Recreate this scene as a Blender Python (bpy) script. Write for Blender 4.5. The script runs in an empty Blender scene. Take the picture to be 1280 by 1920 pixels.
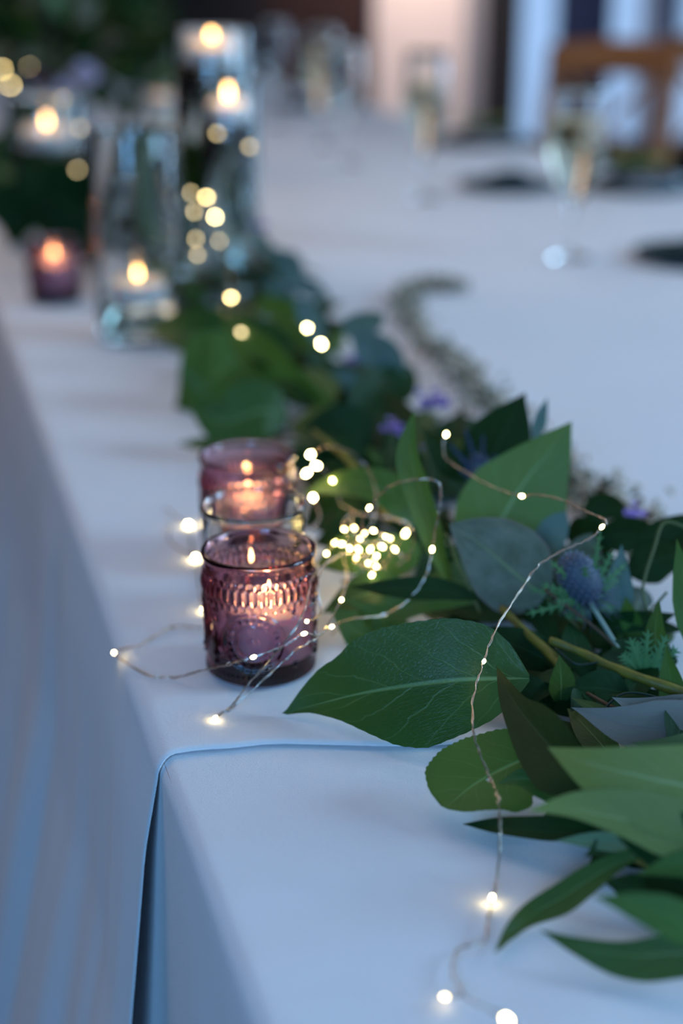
import bpy, math, random
import numpy as np
from mathutils import Vector, Matrix, noise
R = math.radians
C = bpy.context.scene.collection
SC = bpy.context.scene
rnd = random.Random(7)

# ------------------------------------------------------------------ camera
TZ = 0.75            # height of the table top
H = 0.42             # lens above the table top
PITCH = R(20.5)
F = 1920 / 36 * 50
CAM = Vector((0, 0, TZ + H))
cd = bpy.data.cameras.new('camera'); cam = bpy.data.objects.new('camera', cd); C.objects.link(cam)
cam.location = CAM; cam.rotation_euler = (R(90) - PITCH, 0, 0)
cd.sensor_fit = 'VERTICAL'; cd.sensor_height = 36; cd.sensor_width = 24; cd.lens = 50
cd.clip_start = 0.02; cd.clip_end = 60
cd.dof.use_dof = True; cd.dof.focus_distance = 0.805; cd.dof.aperture_fstop = 2.4
SC.camera = cam

# ------------------------------------------------------------------ world, lights, exposure
w = bpy.data.worlds.new('daylight'); SC.world = w; w.use_nodes = True
w.node_tree.nodes['Background'].inputs[0].default_value = (0.36, 0.56, 0.92, 1)
w.node_tree.nodes['Background'].inputs[1].default_value = 0.95
SC.view_settings.view_transform = 'Standard'; SC.view_settings.look = 'None'
SC.view_settings.exposure = 0.14; SC.view_settings.gamma = 1; SC.view_settings.use_curve_mapping = False
cy = SC.cycles
cy.use_denoising = True; cy.sample_clamp_indirect = 12; cy.max_bounces = 14; cy.transmission_bounces = 12
cy.transparent_max_bounces = 12; cy.blur_glossy = 0.4

def area(name, loc, target, sx, sy, col, power):
    l = bpy.data.lights.new(name, 'AREA'); l.shape = 'RECTANGLE'; l.size = sx; l.size_y = sy
    l.color = col; l.energy = power
    o = bpy.data.objects.new(name, l); C.objects.link(o); o.location = loc
    o.rotation_euler = (Vector(target) - Vector(loc)).to_track_quat('-Z', 'Y').to_euler()
    return o
area('window_daylight_right', (3.6, 0.8, 2.2), (0.4, 1.2, 0.75), 1.4, 1.2, (0.38, 0.69, 1.0), 90)
area('window_daylight_far_right', (4.2, 5.2, 1.7), (0.6, 2.6, 0.9), 1.1, 1.7, (0.42, 0.70, 1.0), 80)
area('warm_fill_left', (-2.6, 3.4, 2.6), (-0.3, 1.8, 0.7), 1.4, 1.0, (1.0, 0.68, 0.5), 15)  # added warm fill that offsets the blue on the left cloth and drape
area('daylight_panel_behind', (-0.45, -1.4, 1.75), (0.3, 0.7, 0.7), 0.8, 0.7, (0.20, 0.52, 1.0), 36)  # added blue panel, set close behind the camera so it falls off with distance
area('overhead_fill', (-0.5, 2.4, 3.0), (-0.2, 1.6, 0.75), 2.5, 3.0, (1.0, 0.86, 0.78), 22)  # added overhead fill in place of ceiling bounce, no fixture modelled
area('pilaster_fill', (0.47, 7.9, 3.1), (0.47, 8.9, 1.5), 0.4, 0.2, (1.0, 0.80, 0.70), 20).data.spread = R(70)  # added light, aimed only to brighten the cream pilaster

# ------------------------------------------------------------------ helpers
cp, sp_ = math.cos(PITCH), math.sin(PITCH)
def ray(px, py):
    a, b = px - 640, 960 - py
    return Vector((a, F * cp + b * sp_, -F * sp_ + b * cp))
def onh(px, py, h=0.0):
    d = ray(px, py); return CAM + d * ((H - h) / -d.z)
def onY(px, py, Y):
    d = ray(px, py); return CAM + d * (Y / d.y)
def P(t):
    """(px,py) on the cloth, (px,py,Y) at that distance, (px,py,'h',h) at that height over the table"""
    if len(t) == 2: return onh(t[0], t[1], 0.004)
    if len(t) == 4: return onh(t[0], t[1], t[3])
    if t[2] is None: return onh(t[0], t[1], 0.004)
    return onY(*t)
def depth(p):
    q = p - CAM; return q.y * cp - q.z * sp_
YAW = R(17); cu, su = math.cos(YAW), math.sin(YAW)
def uv2(u, v, z=0.0): return Vector((u * cu - v * su, u * su + v * cu, z))
def to_uv(p): return (p.x * cu + p.y * su, -p.x * su + p.y * cu)

def tag(o, label=None, cat=None, group=None, kind=None):
    if label: o['label'] = label
    if cat: o['category'] = cat
    if group: o['group'] = group
    if kind: o['kind'] = kind
    return o
def empty(name, loc, label=None, cat=None, group=None):
    o = bpy.data.objects.new(name, None); C.objects.link(o); o.location = loc; o.empty_display_size = 0.02
    return tag(o, label, cat, group)
def wloc(p):
    v = Vector((0, 0, 0))
    while p: v += Vector(p.location); p = p.parent
    return v
def mesh(name, V, Fc, mat, parent=None, uvs=None, smooth=True, mats=None, midx=None):
    me = bpy.data.meshes.new(name)
    off = wloc(parent) if parent else Vector((0, 0, 0))
    A = np.array([tuple(v) for v in V], dtype=float) - np.array(off)
    me.from_pydata(A.tolist(), [], Fc)
    for m in (mats or [mat]): me.materials.append(m)
    if smooth: me.polygons.foreach_set('use_smooth', [True] * len(me.polygons))
    if midx: me.polygons.foreach_set('material_index', midx)
    if uvs is not None:
        ul = me.uv_layers.new(name='UVMap')
        idx = np.empty(len(me.loops), dtype=int); me.loops.foreach_get('vertex_index', idx)
        ul.data.foreach_set('uv', np.array(uvs, dtype=float)[idx].ravel())
    me.update()
    o = bpy.data.objects.new(name, me); C.objects.link(o)
    if parent: o.parent = parent
    return o
def grid_faces(n, m, wrap=False, base=0):
    f = []
    for i in range(n - 1):
        for j in range(m if wrap else m - 1):
            a = base + i * m + j; b = base + i * m + (j + 1) % m
            f.append((a, b, b + m, a + m))
    return f
def box_v(c, s, rz=0, V=None, Fc=None):
    V = [] if V is None else V; Fc = [] if Fc is None else Fc
    b = len(V); M = Matrix.Rotation(rz, 3, 'Z')
    for x in (-.5, .5):
        for y in (-.5, .5):
            for z in (-.5, .5): V.append(Vector(c) + M @ Vector((x * s[0], y * s[1], z * s[2])))
    for f in ((0, 1, 3, 2), (4, 6, 7, 5), (0, 4, 5, 1), (2, 3, 7, 6), (0, 2, 6, 4), (1, 5, 7, 3)): Fc.append(tuple(b + i for i in f))
    return V, Fc
def box(name, c, s, mat, parent=None, rz=0, bev=0):
    V, Fc = box_v(c, s, rz)
    o = mesh(name, V, Fc, mat, parent, smooth=False)
    if bev:
        m = o.modifiers.new('bevel', 'BEVEL'); m.width = bev; m.segments = 2
    return o
def lathe_v(prof, c=(0, 0, 0), n=48, close=True, V=None, Fc=None):
    V = [] if V is None else V; Fc = [] if Fc is None else Fc
    base = len(V); m = n
    for r, z in prof:
        for j in range(n):
            a = 2 * math.pi * j / n
            V.append(Vector((c[0] + r * math.cos(a), c[1] + r * math.sin(a), c[2] + z)))
    for i in range(len(prof) - 1):
        for j in range(n):
            a = base + i * m + j; b = base + i * m + (j + 1) % m
            Fc.append((a, b, b + m, a + m))
    return V, Fc
def lathe(name, prof, c, mat, parent=None, n=48):
    V, Fc = lathe_v(prof, c, n)
    return mesh(name, V, Fc, mat, parent)
def catmull(pts, k=6):
    pts = [Vector(p) for p in pts]
    if len(pts) < 3: 
        return [pts[0].lerp(pts[-1], i / k) for i in range(k + 1)]
    e = [pts[0] * 2 - pts[1]] + pts + [pts[-1] * 2 - pts[-2]]; out = []
    for i in range(1, len(e) - 2):
        a, b, c, d = e[i - 1:i + 3]
        for j in range(k):
            t = j / k
            out.append(.5 * ((2 * b) + (c - a) * t + (2 * a - 5 * b + 4 * c - d) * t * t + (3 * b - a - 3 * c + d) * t ** 3))
    out.append(pts[-1]); return out
def tube_v(pts, rad, n=6, V=None, Fc=None, cap=True):
    V = [] if V is None else V; Fc = [] if Fc is None else Fc
    base = len(V); N = len(pts); up = Vector((0.13, 0.2, 1)).normalized(); X = None
    for i, p in enumerate(pts):
        T = (pts[min(i + 1, N - 1)] - pts[max(i - 1, 0)])
        T = T.normalized() if T.length > 1e-9 else Vector((0, 0, 1))
        if X is None:
            X = T.cross(up)
            if X.length < 1e-3: X = T.cross(Vector((1, 0, 0)))
        X = (X - T * X.dot(T)).normalized(); Y = T.cross(X)
        r = rad(i / max(N - 1, 1)) if callable(rad) else rad
        for j in range(n):
            a = 2 * math.pi * j / n; V.append(p + (X * math.cos(a) + Y * math.sin(a)) * r)
    Fc += grid_faces(N, n, True, base)
    if cap:
        Fc.append(tuple(base + j for j in range(n))[::-1]); Fc.append(tuple(base + (N - 1) * n + j for j in range(n)))
    return V, Fc
def tube(name, pts, rad, mat, parent=None, n=6):
    V, Fc = tube_v(pts, rad, n); return mesh(name, V, Fc, mat, parent)
def blob_v(c, r, V, Fc, n=8, m=5, axis=None):
    """closed ellipsoid, r = (rx,ry,rz)"""
    q = Vector((0, 0, 1)).rotation_difference(Vector(axis).normalized()).to_matrix() if axis is not None else Matrix.Identity(3)
    base = len(V); c = Vector(c)
    V.append(c + q @ Vector((0, 0, -r[2])))
    for i in range(1, m):
        ph = -math.pi / 2 + math.pi * i / m
        for j in range(n):
            a = 2 * math.pi * j / n
            V.append(c + q @ Vector((r[0] * math.cos(ph) * math.cos(a), r[1] * math.cos(ph) * math.sin(a), r[2] * math.sin(ph))))
    V.append(c + q @ Vector((0, 0, r[2]))); top = len(V) - 1
    for j in range(n): Fc.append((base, base + 1 + (j + 1) % n, base + 1 + j))
    for i in range(m - 2):
        for j in range(n):
            a = base + 1 + i * n + j; b = base + 1 + i * n + (j + 1) % n
            Fc.append((a, b, b + n, a + n))
    l = base + 1 + (m - 2) * n
    for j in range(n): Fc.append((l + j, l + (j + 1) % n, top))

# ------------------------------------------------------------------ materials
def nt(name):
    m = bpy.data.materials.new(name); m.use_nodes = True; t = m.node_tree
    return m, t, t.nodes['Principled BSDF']
def mth(t, op, a, b=None, c=None, clamp=False):
    n = t.nodes.new('ShaderNodeMath'); n.operation = op; n.use_clamp = clamp
    for i, x in enumerate((a, b, c)):
        if x is None: continue
        if isinstance(x, (int, float)): n.inputs[i].default_value = x
        else: t.links.new(x, n.inputs[i])
    return n.outputs[0]
def mix(t, fac, a, b):
    n = t.nodes.new('ShaderNodeMix'); n.data_type = 'RGBA'
    for i, x in ((0, fac), (6, a), (7, b)):
        if isinstance(x, (int, float)): n.inputs[i].default_value = x
        elif isinstance(x, tuple): n.inputs[i].default_value = (*x[:3], 1)
        else: t.links.new(x, n.inputs[i])
    return n.outputs[2]
def noise_tex(t, scale, detail=3, coord='Object', stretch=None):
    tc = t.nodes.new('ShaderNodeTexCoord'); n = t.nodes.new('ShaderNodeTexNoise')
    n.inputs['Scale'].default_value = scale; n.inputs['Detail'].default_value = detail
    src = tc.outputs[coord]
    if stretch:
        mp = t.nodes.new('ShaderNodeMapping'); mp.inputs['Scale'].default_value = stretch
        t.links.new(src, mp.inputs[0]); src = mp.outputs[0]
    t.links.new(src, n.inputs['Vector']); return n.outputs['Fac']
def bump(t, hgt, dist, strength=1.0):
    b = t.nodes.new('ShaderNodeBump'); b.inputs['Distance'].default_value = dist; b.inputs['Strength'].default_value = strength
    t.links.new(hgt, b.inputs['Height']); return b.outputs[0]
def mat(name, col, rough=0.6, col2=None, scale=8, metal=0, bumpd=0, bscale=200, stretch=None, sss=0, coat=0, ior=1.45):
    m, t, b = nt(name)
    b.inputs['Roughness'].default_value = rough; b.inputs['Metallic'].default_value = metal; b.inputs['IOR'].default_value = ior
    c2 = col2 or tuple(x * 0.82 for x in col)
    t.links.new(mix(t, noise_tex(t, scale, 3, 'Object', stretch), col, c2), b.inputs['Base Color'])
    if bumpd: t.links.new(bump(t, noise_tex(t, bscale, 2, 'Object', stretch), bumpd), b.inputs['Normal'])
    if sss:
        b.inputs['Subsurface Weight'].default_value = sss; b.inputs['Subsurface Radius'].default_value = (1, .55, .4)
        b.inputs['Subsurface Scale'].default_value = 0.012
    if coat: b.inputs['Coat Weight'].default_value = coat; b.inputs['Coat Roughness'].default_value = .15
    return m
def emit(name, col, s):
    m = bpy.data.materials.new(name); m.use_nodes = True; t = m.node_tree; t.nodes.clear()
    e = t.nodes.new('ShaderNodeEmission'); e.inputs[0].default_value = (*col, 1); e.inputs[1].default_value = s
    o = t.nodes.new('ShaderNodeOutputMaterial'); t.links.new(e.outputs[0], o.inputs[0])
    return m
def glass(name, tint=(1, 1, 1), absorb=None, dens=0, rough=0.0, ior=1.5):
    m = bpy.data.materials.new(name); m.use_nodes = True; t = m.node_tree; t.nodes.clear()
    g = t.nodes.new('ShaderNodeBsdfGlass'); g.inputs['Color'].default_value = (*tint, 1)
    g.inputs['Roughness'].default_value = rough; g.inputs['IOR'].default_value = ior
    o = t.nodes.new('ShaderNodeOutputMaterial'); t.links.new(g.outputs[0], o.inputs[0])
    if absorb:
        v = t.nodes.new('ShaderNodeVolumeAbsorption'); v.inputs[0].default_value = (*absorb, 1); v.inputs[1].default_value = dens
        t.links.new(v.outputs[0], o.inputs[1])
    return m
def leaf_mat(name, c1, c2, vein, rough=0.42, vein_s=0.5, trans=0.18, nv=6.0, edge=None, bloom=0.0, spec=0.36):
    m, t, b = nt(name)
    uvn = t.nodes.new('ShaderNodeUVMap'); uvn.uv_map = 'UVMap'
    sx = t.nodes.new('ShaderNodeSeparateXYZ'); t.links.new(uvn.outputs[0], sx.inputs[0])
    u, v = sx.outputs[0], sx.outputs[1]
    a = mth(t, 'MULTIPLY', mth(t, 'ABSOLUTE', mth(t, 'SUBTRACT', v, 0.5)), 2.0)
    wob = mth(t, 'MULTIPLY', mth(t, 'SUBTRACT', noise_tex(t, 6, 2, 'UV'), 0.5), 0.5)
    # midrib, thinning to the tip
    mw = mth(t, 'MULTIPLY_ADD', mth(t, 'SUBTRACT', 1.0, u), 0.045, 0.018)
    mid = mth(t, 'SUBTRACT', 1.0, mth(t, 'DIVIDE', a, mw), None, True)
    mid = mth(t, 'MULTIPLY', mid, 1.6, None, True)
    # side veins arching toward the tip
    ph = mth(t, 'ADD', mth(t, 'SUBTRACT', mth(t, 'MULTIPLY', u, nv), mth(t, 'MULTIPLY', mth(t, 'POWER', a, 0.75), 1.9)), wob)
    sgn = mth(t, 'MULTIPLY', mth(t, 'GREATER_THAN', v, 0.5), 0.37)
    fr = mth(t, 'FRACT', mth(t, 'ADD', ph, sgn))
    dd = mth(t, 'ABSOLUTE', mth(t, 'SUBTRACT', fr, 0.5))
    side = mth(t, 'SUBTRACT', 1.0, mth(t, 'DIVIDE', dd, 0.04), None, True)
    side = mth(t, 'MULTIPLY', side, mth(t, 'SUBTRACT', 1.0, mth(t, 'MULTIPLY', a, 0.75)))
    vm = mth(t, 'MAXIMUM', mid, mth(t, 'MULTIPLY', side, 0.6))
    base = mix(t, noise_tex(t, 3.2, 4, 'UV'), c1, c2)
    if bloom:
        bl = mth(t, 'MULTIPLY', mth(t, 'POWER', noise_tex(t, 5.5, 5, 'UV'), 1.6), bloom)
        base = mix(t, bl, base, (0.26, 0.28, 0.235))
    col = mix(t, mth(t, 'MULTIPLY', vm, vein_s), base, vein)
    if edge:
        em = mth(t, 'MULTIPLY', mth(t, 'SUBTRACT', a, 0.955), 24.0, None, True)
        col = mix(t, em, col, edge)
    t.links.new(col, b.inputs['Base Color'])
    b.inputs['Roughness'].default_value = rough; b.inputs['Specular IOR Level'].default_value = spec
    # fine net between the veins + raised veins
    vt = t.nodes.new('ShaderNodeTexVoronoi'); vt.feature = 'DISTANCE_TO_EDGE'; vt.inputs['Scale'].default_value = 42
    t.links.new(uvn.outputs[0], vt.inputs['Vector'])
    net = mth(t, 'MINIMUM', vt.outputs['Distance'], 0.12)
    hgt = mth(t, 'ADD', mth(t, 'MULTIPLY', net, 1.0), mth(t, 'MULTIPLY', vm, -0.5))
    t.links.new(bump(t, hgt, 0.0018, 0.38), b.inputs['Normal'])
    tr = t.nodes.new('ShaderNodeBsdfTranslucent')
    t.links.new(mix(t, 0.5, col, (0.30, 0.42, 0.05)), tr.inputs[0])
    mx = t.nodes.new('ShaderNodeMixShader'); mx.inputs[0].default_value = trans
    t.links.new(b.outputs[0], mx.inputs[1]); t.links.new(tr.outputs[0], mx.inputs[2])
    t.links.new(mx.outputs[0], t.nodes['Material Output'].inputs[0])
    return m

M = {}
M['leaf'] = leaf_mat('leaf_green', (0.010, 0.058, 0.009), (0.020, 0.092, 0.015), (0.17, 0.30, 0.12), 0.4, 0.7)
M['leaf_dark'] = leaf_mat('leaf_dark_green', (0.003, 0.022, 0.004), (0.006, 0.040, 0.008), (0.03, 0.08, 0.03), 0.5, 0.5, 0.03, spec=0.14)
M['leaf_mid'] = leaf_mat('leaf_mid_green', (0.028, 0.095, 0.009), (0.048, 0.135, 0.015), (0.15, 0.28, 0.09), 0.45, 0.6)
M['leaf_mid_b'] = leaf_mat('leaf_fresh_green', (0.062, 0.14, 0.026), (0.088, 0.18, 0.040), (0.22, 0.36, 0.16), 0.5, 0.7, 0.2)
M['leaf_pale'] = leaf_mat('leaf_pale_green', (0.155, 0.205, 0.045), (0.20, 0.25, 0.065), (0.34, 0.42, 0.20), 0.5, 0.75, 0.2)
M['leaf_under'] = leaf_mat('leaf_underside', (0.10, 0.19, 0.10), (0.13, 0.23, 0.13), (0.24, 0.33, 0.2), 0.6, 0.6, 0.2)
M['euc'] = leaf_mat('eucalyptus_leaf', (0.035, 0.062, 0.034), (0.055, 0.085, 0.05), (0.22, 0.30, 0.12), 0.6, 0.55, 0.08, 7, (0.20, 0.13, 0.12), 0.9)
M['euc_blue'] = leaf_mat('eucalyptus_blue_leaf', (0.06, 0.15, 0.14), (0.10, 0.21, 0.20), (0.2, 0.3, 0.25), 0.6, 0.4, 0.08, 7, None, 0.6)
M['mauve'] = leaf_mat('mauve_leaf', (0.17, 0.15, 0.13), (0.22, 0.19, 0.165), (0.22, 0.2, 0.2), 0.6, 0.4, 0.06, 7, (0.2, 0.13, 0.11), 0.5)
M['stem'] = mat('stem_yellow_green', (0.23, 0.21, 0.02), 0.5, (0.07, 0.055, 0.015), 110, bumpd=.0005, bscale=300)
M['stem_green'] = mat('stem_green', (0.06, 0.11, 0.03), 0.5, (0.10, 0.10, 0.03), 60)
M['stem_brown'] = mat('stem_brown', (0.13, 0.07, 0.03), 0.6, (0.06, 0.03, 0.015), 90)
M['stem_pale'] = mat('stem_pale', (0.30, 0.36, 0.30), 0.5, (0.20, 0.27, 0.2), 60)
M['thistle'] = mat('thistle_blue', (0.06, 0.075, 0.11), 0.6, (0.04, 0.07, 0.10), 150)
M['thistle_tip'] = mat('thistle_silver', (0.21, 0.24, 0.30), 0.5, (0.11, 0.13, 0.20), 150)
M['bract'] = mat('bract_green', (0.06, 0.17, 0.05), 0.5, (0.11, 0.24, 0.09), 120)
M['bract_blue'] = mat('bract_blue', (0.012, 0.04, 0.075), 0.5, (0.02, 0.04, 0.12), 120)
M['purple'] = mat('petal_purple', (0.20, 0.11, 0.55), 0.6, (0.13, 0.06, 0.38), 120)
M['lilac'] = mat('petal_lilac', (0.42, 0.27, 0.62), 0.6, (0.30, 0.18, 0.5), 120)
M['white_petal'] = mat('petal_white', (0.62, 0.60, 0.72), 0.6, (0.5, 0.45, 0.62), 60)
M['plum'] = mat('petal_plum', (0.10, 0.03, 0.08), 0.6, (0.06, 0.02, 0.06), 60)
M['bud'] = mat('bud_cream', (0.62, 0.54, 0.42), 0.6, (0.36, 0.25, 0.16), 200)
M['bud_green'] = mat('bud_green', (0.10, 0.15, 0.09), 0.6, (0.05, 0.08, 0.05), 200)
M['wire'] = mat('silver_wire', (0.70, 0.64, 0.58), 0.22, (0.40, 0.30, 0.2), 60, 1.0)
M['green_wire'] = mat('florist_wire', (0.01, 0.03, 0.02), 0.4)
M['bulb'] = emit('led_bright', (1.0, 0.77, 0.36), 62)
M['bulb_near'] = emit('led_near', (1.0, 0.76, 0.34), 34)
M['bulb_mid'] = emit('led_mid', (1.0, 0.74, 0.30), 32)
M['bulb_dim'] = emit('led_dim', (1.0, 0.78, 0.40), 9)
M['bead'] = glass('clear_resin_bead', (0.95, 0.97, 1), ior=1.45)
M['flame'] = emit('flame', (1.0, 0.52, 0.17), 60)
M['flame_near'] = emit('flame_near', (1.0, 0.50, 0.17), 230)
M['wick'] = mat('wick', (0.02, 0.015, 0.01), 0.9)
M['wax'] = mat('wax_white', (0.80, 0.74, 0.72), 0.5, (0.76, 0.70, 0.68), 30, sss=0.6)
M['clear'] = glass('clear_glass', (0.985, 0.995, 0.99))
M['water'] = glass('water', (0.95, 0.99, 0.975), ior=1.33)
M['purple_glass'] = glass('purple_glass', (0.97, 0.92, 0.97), (0.69, 0.28, 0.37), 175)
M['champagne'] = glass('champagne', (1, 1, 1), (0.85, 0.74, 0.42), 16, ior=1.33)
M['teal'] = mat('teal_linen', (0.010, 0.045, 0.055), 0.8, (0.006, 0.028, 0.035), 40, bumpd=0.0003, bscale=900)
M['china'] = mat('white_china', (0.75, 0.76, 0.78), 0.15, (0.72, 0.73, 0.75))
M['garnish'] = mat('place_card_green', (0.30, 0.36, 0.16), 0.6, (0.45, 0.45, 0.30), 60)
M['wood'] = mat('chair_wood', (0.42, 0.15, 0.04), 0.4, (0.26, 0.085, 0.022), 5, bumpd=0.0008, bscale=40, stretch=(1, 1, 14), coat=0.3)
M['cushion'] = mat('chair_cushion', (0.5, 0.45, 0.38), 0.9)
M['floor'] = mat('floor_wood', (0.09, 0.055, 0.035), 0.35, (0.055, 0.03, 0.02), 3, stretch=(1, 12, 1))
M['dark_wall'] = mat('wall_dark', (0.010, 0.010, 0.013), 0.9, (0.007, 0.007, 0.009), 2, bumpd=0.001, bscale=60)
M['maroon'] = mat('panel_maroon', (0.030, 0.008, 0.006), 0.8, (0.018, 0.005, 0.005), 2, stretch=(6, 1, 1))
M['cream'] = mat('pilaster_cream', (0.78, 0.66, 0.60), 0.7, (0.70, 0.58, 0.53), 3)
M['shade_vase_grey'] = mat('pilaster_shade_vase_grey', (0.28, 0.27, 0.29), 0.7)  # shaded side of the pilaster as colour; also the centrepiece vase's own grey
M['navy'] = mat('window_frame_navy', (0.010, 0.022, 0.07), 0.8)
M['pale_frame'] = mat('window_frame_pale', (0.45, 0.5, 0.6), 0.6)
M['plaster'] = mat('plaster_warm', (0.10, 0.075, 0.07), 0.9)
M['ceiling'] = mat('ceiling_paint', (0.34, 0.33, 0.33), 0.9)

# cloth: fine weave relief
m, t, b = nt('white_tablecloth')
t.links.new(mix(t, noise_tex(t, 5, 4), (0.80, 0.79, 0.81), (0.735, 0.73, 0.76)), b.inputs['Base Color'])
b.inputs['Roughness'].default_value = 0.75; b.inputs['Sheen Weight'].default_value = 0.15
hn = mth(t, 'ADD', noise_tex(t, 1500, 2), mth(t, 'MULTIPLY', noise_tex(t, 500, 2, 'Object', (1, 3, 1)), 0.8))
t.links.new(bump(t, hn, 0.0007, 0.8), b.inputs['Normal'])
M['cloth'] = m

# ------------------------------------------------------------------ room shell
tag(box('floor', (0, 3.4, -0.05), (9.4, 13.2, 0.1), M['floor']), kind='structure')
tag(box('ceiling', (-0.2, 3.4, 3.35), (9.0, 13.2, 0.1), M['ceiling']), kind='structure')
tag(box('wall_left', (-3.6, 3.4, 1.65), (0.12, 13.2, 3.3), M['plaster']), kind='structure')
WY = 9.0
def wx(px): return onY(px, 60, WY).x
def wallseg(name, a, b, mt, y=WY, th=0.15, z0=0, z1=3.3):
    o = box(name, ((a + b) / 2, y + th / 2, (z0 + z1) / 2), (b - a, th, z1 - z0), mt)
    return tag(o, kind='structure')
tag(box('wall_back', (-1.0, -3.2, 1.65), (5.2, 0.12, 3.3), M['plaster']), kind='structure')  # out of view, added and widened to keep sky light off the left drape
wallseg('wall_far', -3.6, wx(500), M['dark_wall'])
wallseg('wall_far', wx(500), wx(700), M['maroon'])
wallseg('trim_1', wx(702), wx(868), M['cream'], WY - 0.10, 0.25)
wallseg('trim_2', wx(868), wx(905), M['shade_vase_grey'], WY - 0.02, 0.17)  # strip coloured as the shaded right side of the cream pilaster
wallseg('door_1', wx(905), wx(978), M['dark_wall'], WY + 0.04, 0.1)
o = wallseg('wall_far', wx(978), 4.6, M['dark_wall'], WY, 0.15, 2.6, 3.3)
wallseg('wall_far', wx(978), 4.6, M['dark_wall'], WY, 0.15, 0, 0.25)
win = empty('window_1', (0, WY, 0.25)); tag(win, kind='structure')
xe = 4.6
def bar(nm, p0, p1, mt): box(nm, ((wx(p0) + wx(p1)) / 2, WY + 0.05, 1.425), (wx(p1) - wx(p0), 0.09, 2.35), mt, win)
bar('mullion', 1046, 1146, M['navy']); bar('mullion', 1204, 1240, M['pale_frame']); bar('mullion', 1240, 1274, M['navy'])
box('pane', ((wx(978) + xe) / 2, WY + 0.09, 1.425), (xe - wx(978), 0.006, 2.35), M['clear'], win)
box('transom', ((wx(978) + xe) / 2, WY + 0.06, 2.58), (xe - wx(978), 0.07, 0.05), M['navy'], win)

# ------------------------------------------------------------------ table and cloths
U0, U1, V0, V1 = 0.109, 1.62, -0.7, 6.7
tb = empty('banquet_table', uv2((U0 + U1) / 2, 2.5, 0), 'long banquet table hidden under the white tablecloths', 'table')
c0 = uv2((U0 + U1) / 2, (V0 + V1) / 2, TZ - 0.018)
box('tabletop', c0, (U1 - U0 - 0.006, V1 - V0 - 0.02, 0.03), M['wood'], tb, YAW)
for uu in (U0 + 0.18, U1 - 0.18):
    for vv in (V0 + 0.3, 1.6, 4.0, V1 - 0.3):
        box('leg', uv2(uu, vv, (TZ - 0.033) / 2), (0.05, 0.05, TZ - 0.033), M['wood'], tb, YAW)

def hem_v(u):
    return float(np.interp(u, HU, HV))
hp = [(296, 1428), (304, 1422), (318, 1414), (340, 1408), (400, 1402), (440, 1400), (480, 1394), (520, 1391), (620, 1393), (700, 1395), (760, 1396), (880, 1392), (1000, 1385), (1280, 1370)]
hq = sorted(to_uv(onh(*p, 0.003)) for p in hp)
HU = [q[0] for q in hq] + [U1 + .1]; HV = [q[1] for q in hq] + [hq[-1][1] + 0.0]

def cloth(name, far, label):
    rr = 0.010
    prof = []    # (u, z, n_u, n_z, drop)
    for u in np.concatenate([np.linspace(U1 - rr, 0.8, 26), np.linspace(0.8, U0 + rr, 66)[1:]]): prof.append((u, 0, 0, 1, 0))
    for k in range(1, 7):
        a = math.pi / 2 * k / 6
        prof.append((U0 + rr - rr * math.sin(a), -rr + rr * math.cos(a), -math.sin(a), math.cos(a), 0))
    for d in np.linspace(0, 1, 46)[1:] ** 1.15: prof.append((U0, -rr - d * 0.715, -1, 0, d * 0.715))
    right = [(U1, -rr - d * 0.5, 1, 0, d * 0.5) for d in np.linspace(1, 0, 8)]
    prof = right + prof
    if far:
        tt = np.concatenate([np.linspace(0, 1.5, 230), 1.5 + (V1 - 0.72 - 1.5) * np.linspace(0, 1, 170)[1:] ** 1.1])
    else:
        tt = np.concatenate([np.linspace(V0, 0.2, 40), np.linspace(0.2, 0.90, 120)[1:]])
    V = []; n = len(tt); m = len(prof)
    zoff = 0.0026 if far else 0.0
    for i, t_ in enumerate(tt):
        for (u, z, nu, nz, d) in prof:
            if far:
                v0 = hem_v(max(u, U0 + .001)); v = v0 + t_ * (V1 - v0) / (V1 - 0.72)
                # hem corner swings back a little while it falls
                if d > 0 and u < 0.5: v += (0.01 * min(d / .2, 1)) * max(0, 1 - t_ / .1)
            else: v = t_
            uu = u; zz = TZ + z + zoff * nz
            uu += zoff * nu
            if nz > 0.5:   # ironed creases and soft wrinkles on the top
                e = 0.0013 * noise.noise(Vector((u * 2.2, v * 13, 3.1 + far))) + 0.0007 * noise.noise(Vector((u * 7, v * 5, 9.7)))
                e += 0.0008 * max(0, noise.noise(Vector((u * 1.6, v * 30, 5)))) 
                if far: e = max(e, -0.0007); e += 0.0004
                zz += e
            if d > 0:
                s = -1 if u < 0.5 else 1
                f = min(1, d / 0.35)
                ph = 0.9 * noise.noise(Vector((v * 3, 0, far * 7)))
                fold = math.sin(v * 31 + ph * 4 + (0.4 if far else 2.2)) * 0.6 + noise.noise(Vector((v * 17, d * 1.5, 2))) * 0.9
                if far: fold *= min(1, .25 + t_ / .15)
                amp = (0.0015 + 0.019 * f ** 1.2) * (0.8 + 0.4 * noise.noise(Vector((v * 2, 4, 0))))
                out = (0.004 * min(1, d / .05) + 0.105 * d + 0.12 * max(0, d - 0.2)) if far else (0.045 * d)
                if far: out += 0.010 * f * math.exp(-((v - 0.755) / 0.035) ** 2)
                if not far: amp *= 0.35
                uu += s * (max(out + amp * fold * min(1, d / .06), 0.0) + zoff * 0)
            p = uv2(uu, v); V.append(Vector((p.x, p.y, zz)))
    o = mesh(name, V, grid_faces(n, m), M['cloth'])
    s = o.modifiers.new('thick', 'SOLIDIFY'); s.thickness = 0.0009; s.offset = 1
    return tag(o, label, 'tablecloth')
cloth('tablecloth', False, 'white tablecloth at the bottom of the picture, lying under the hem of the other')
cloth('tablecloth', True, 'white tablecloth on the long far part of table, its hem overlapping the nearer cloth')
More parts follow.
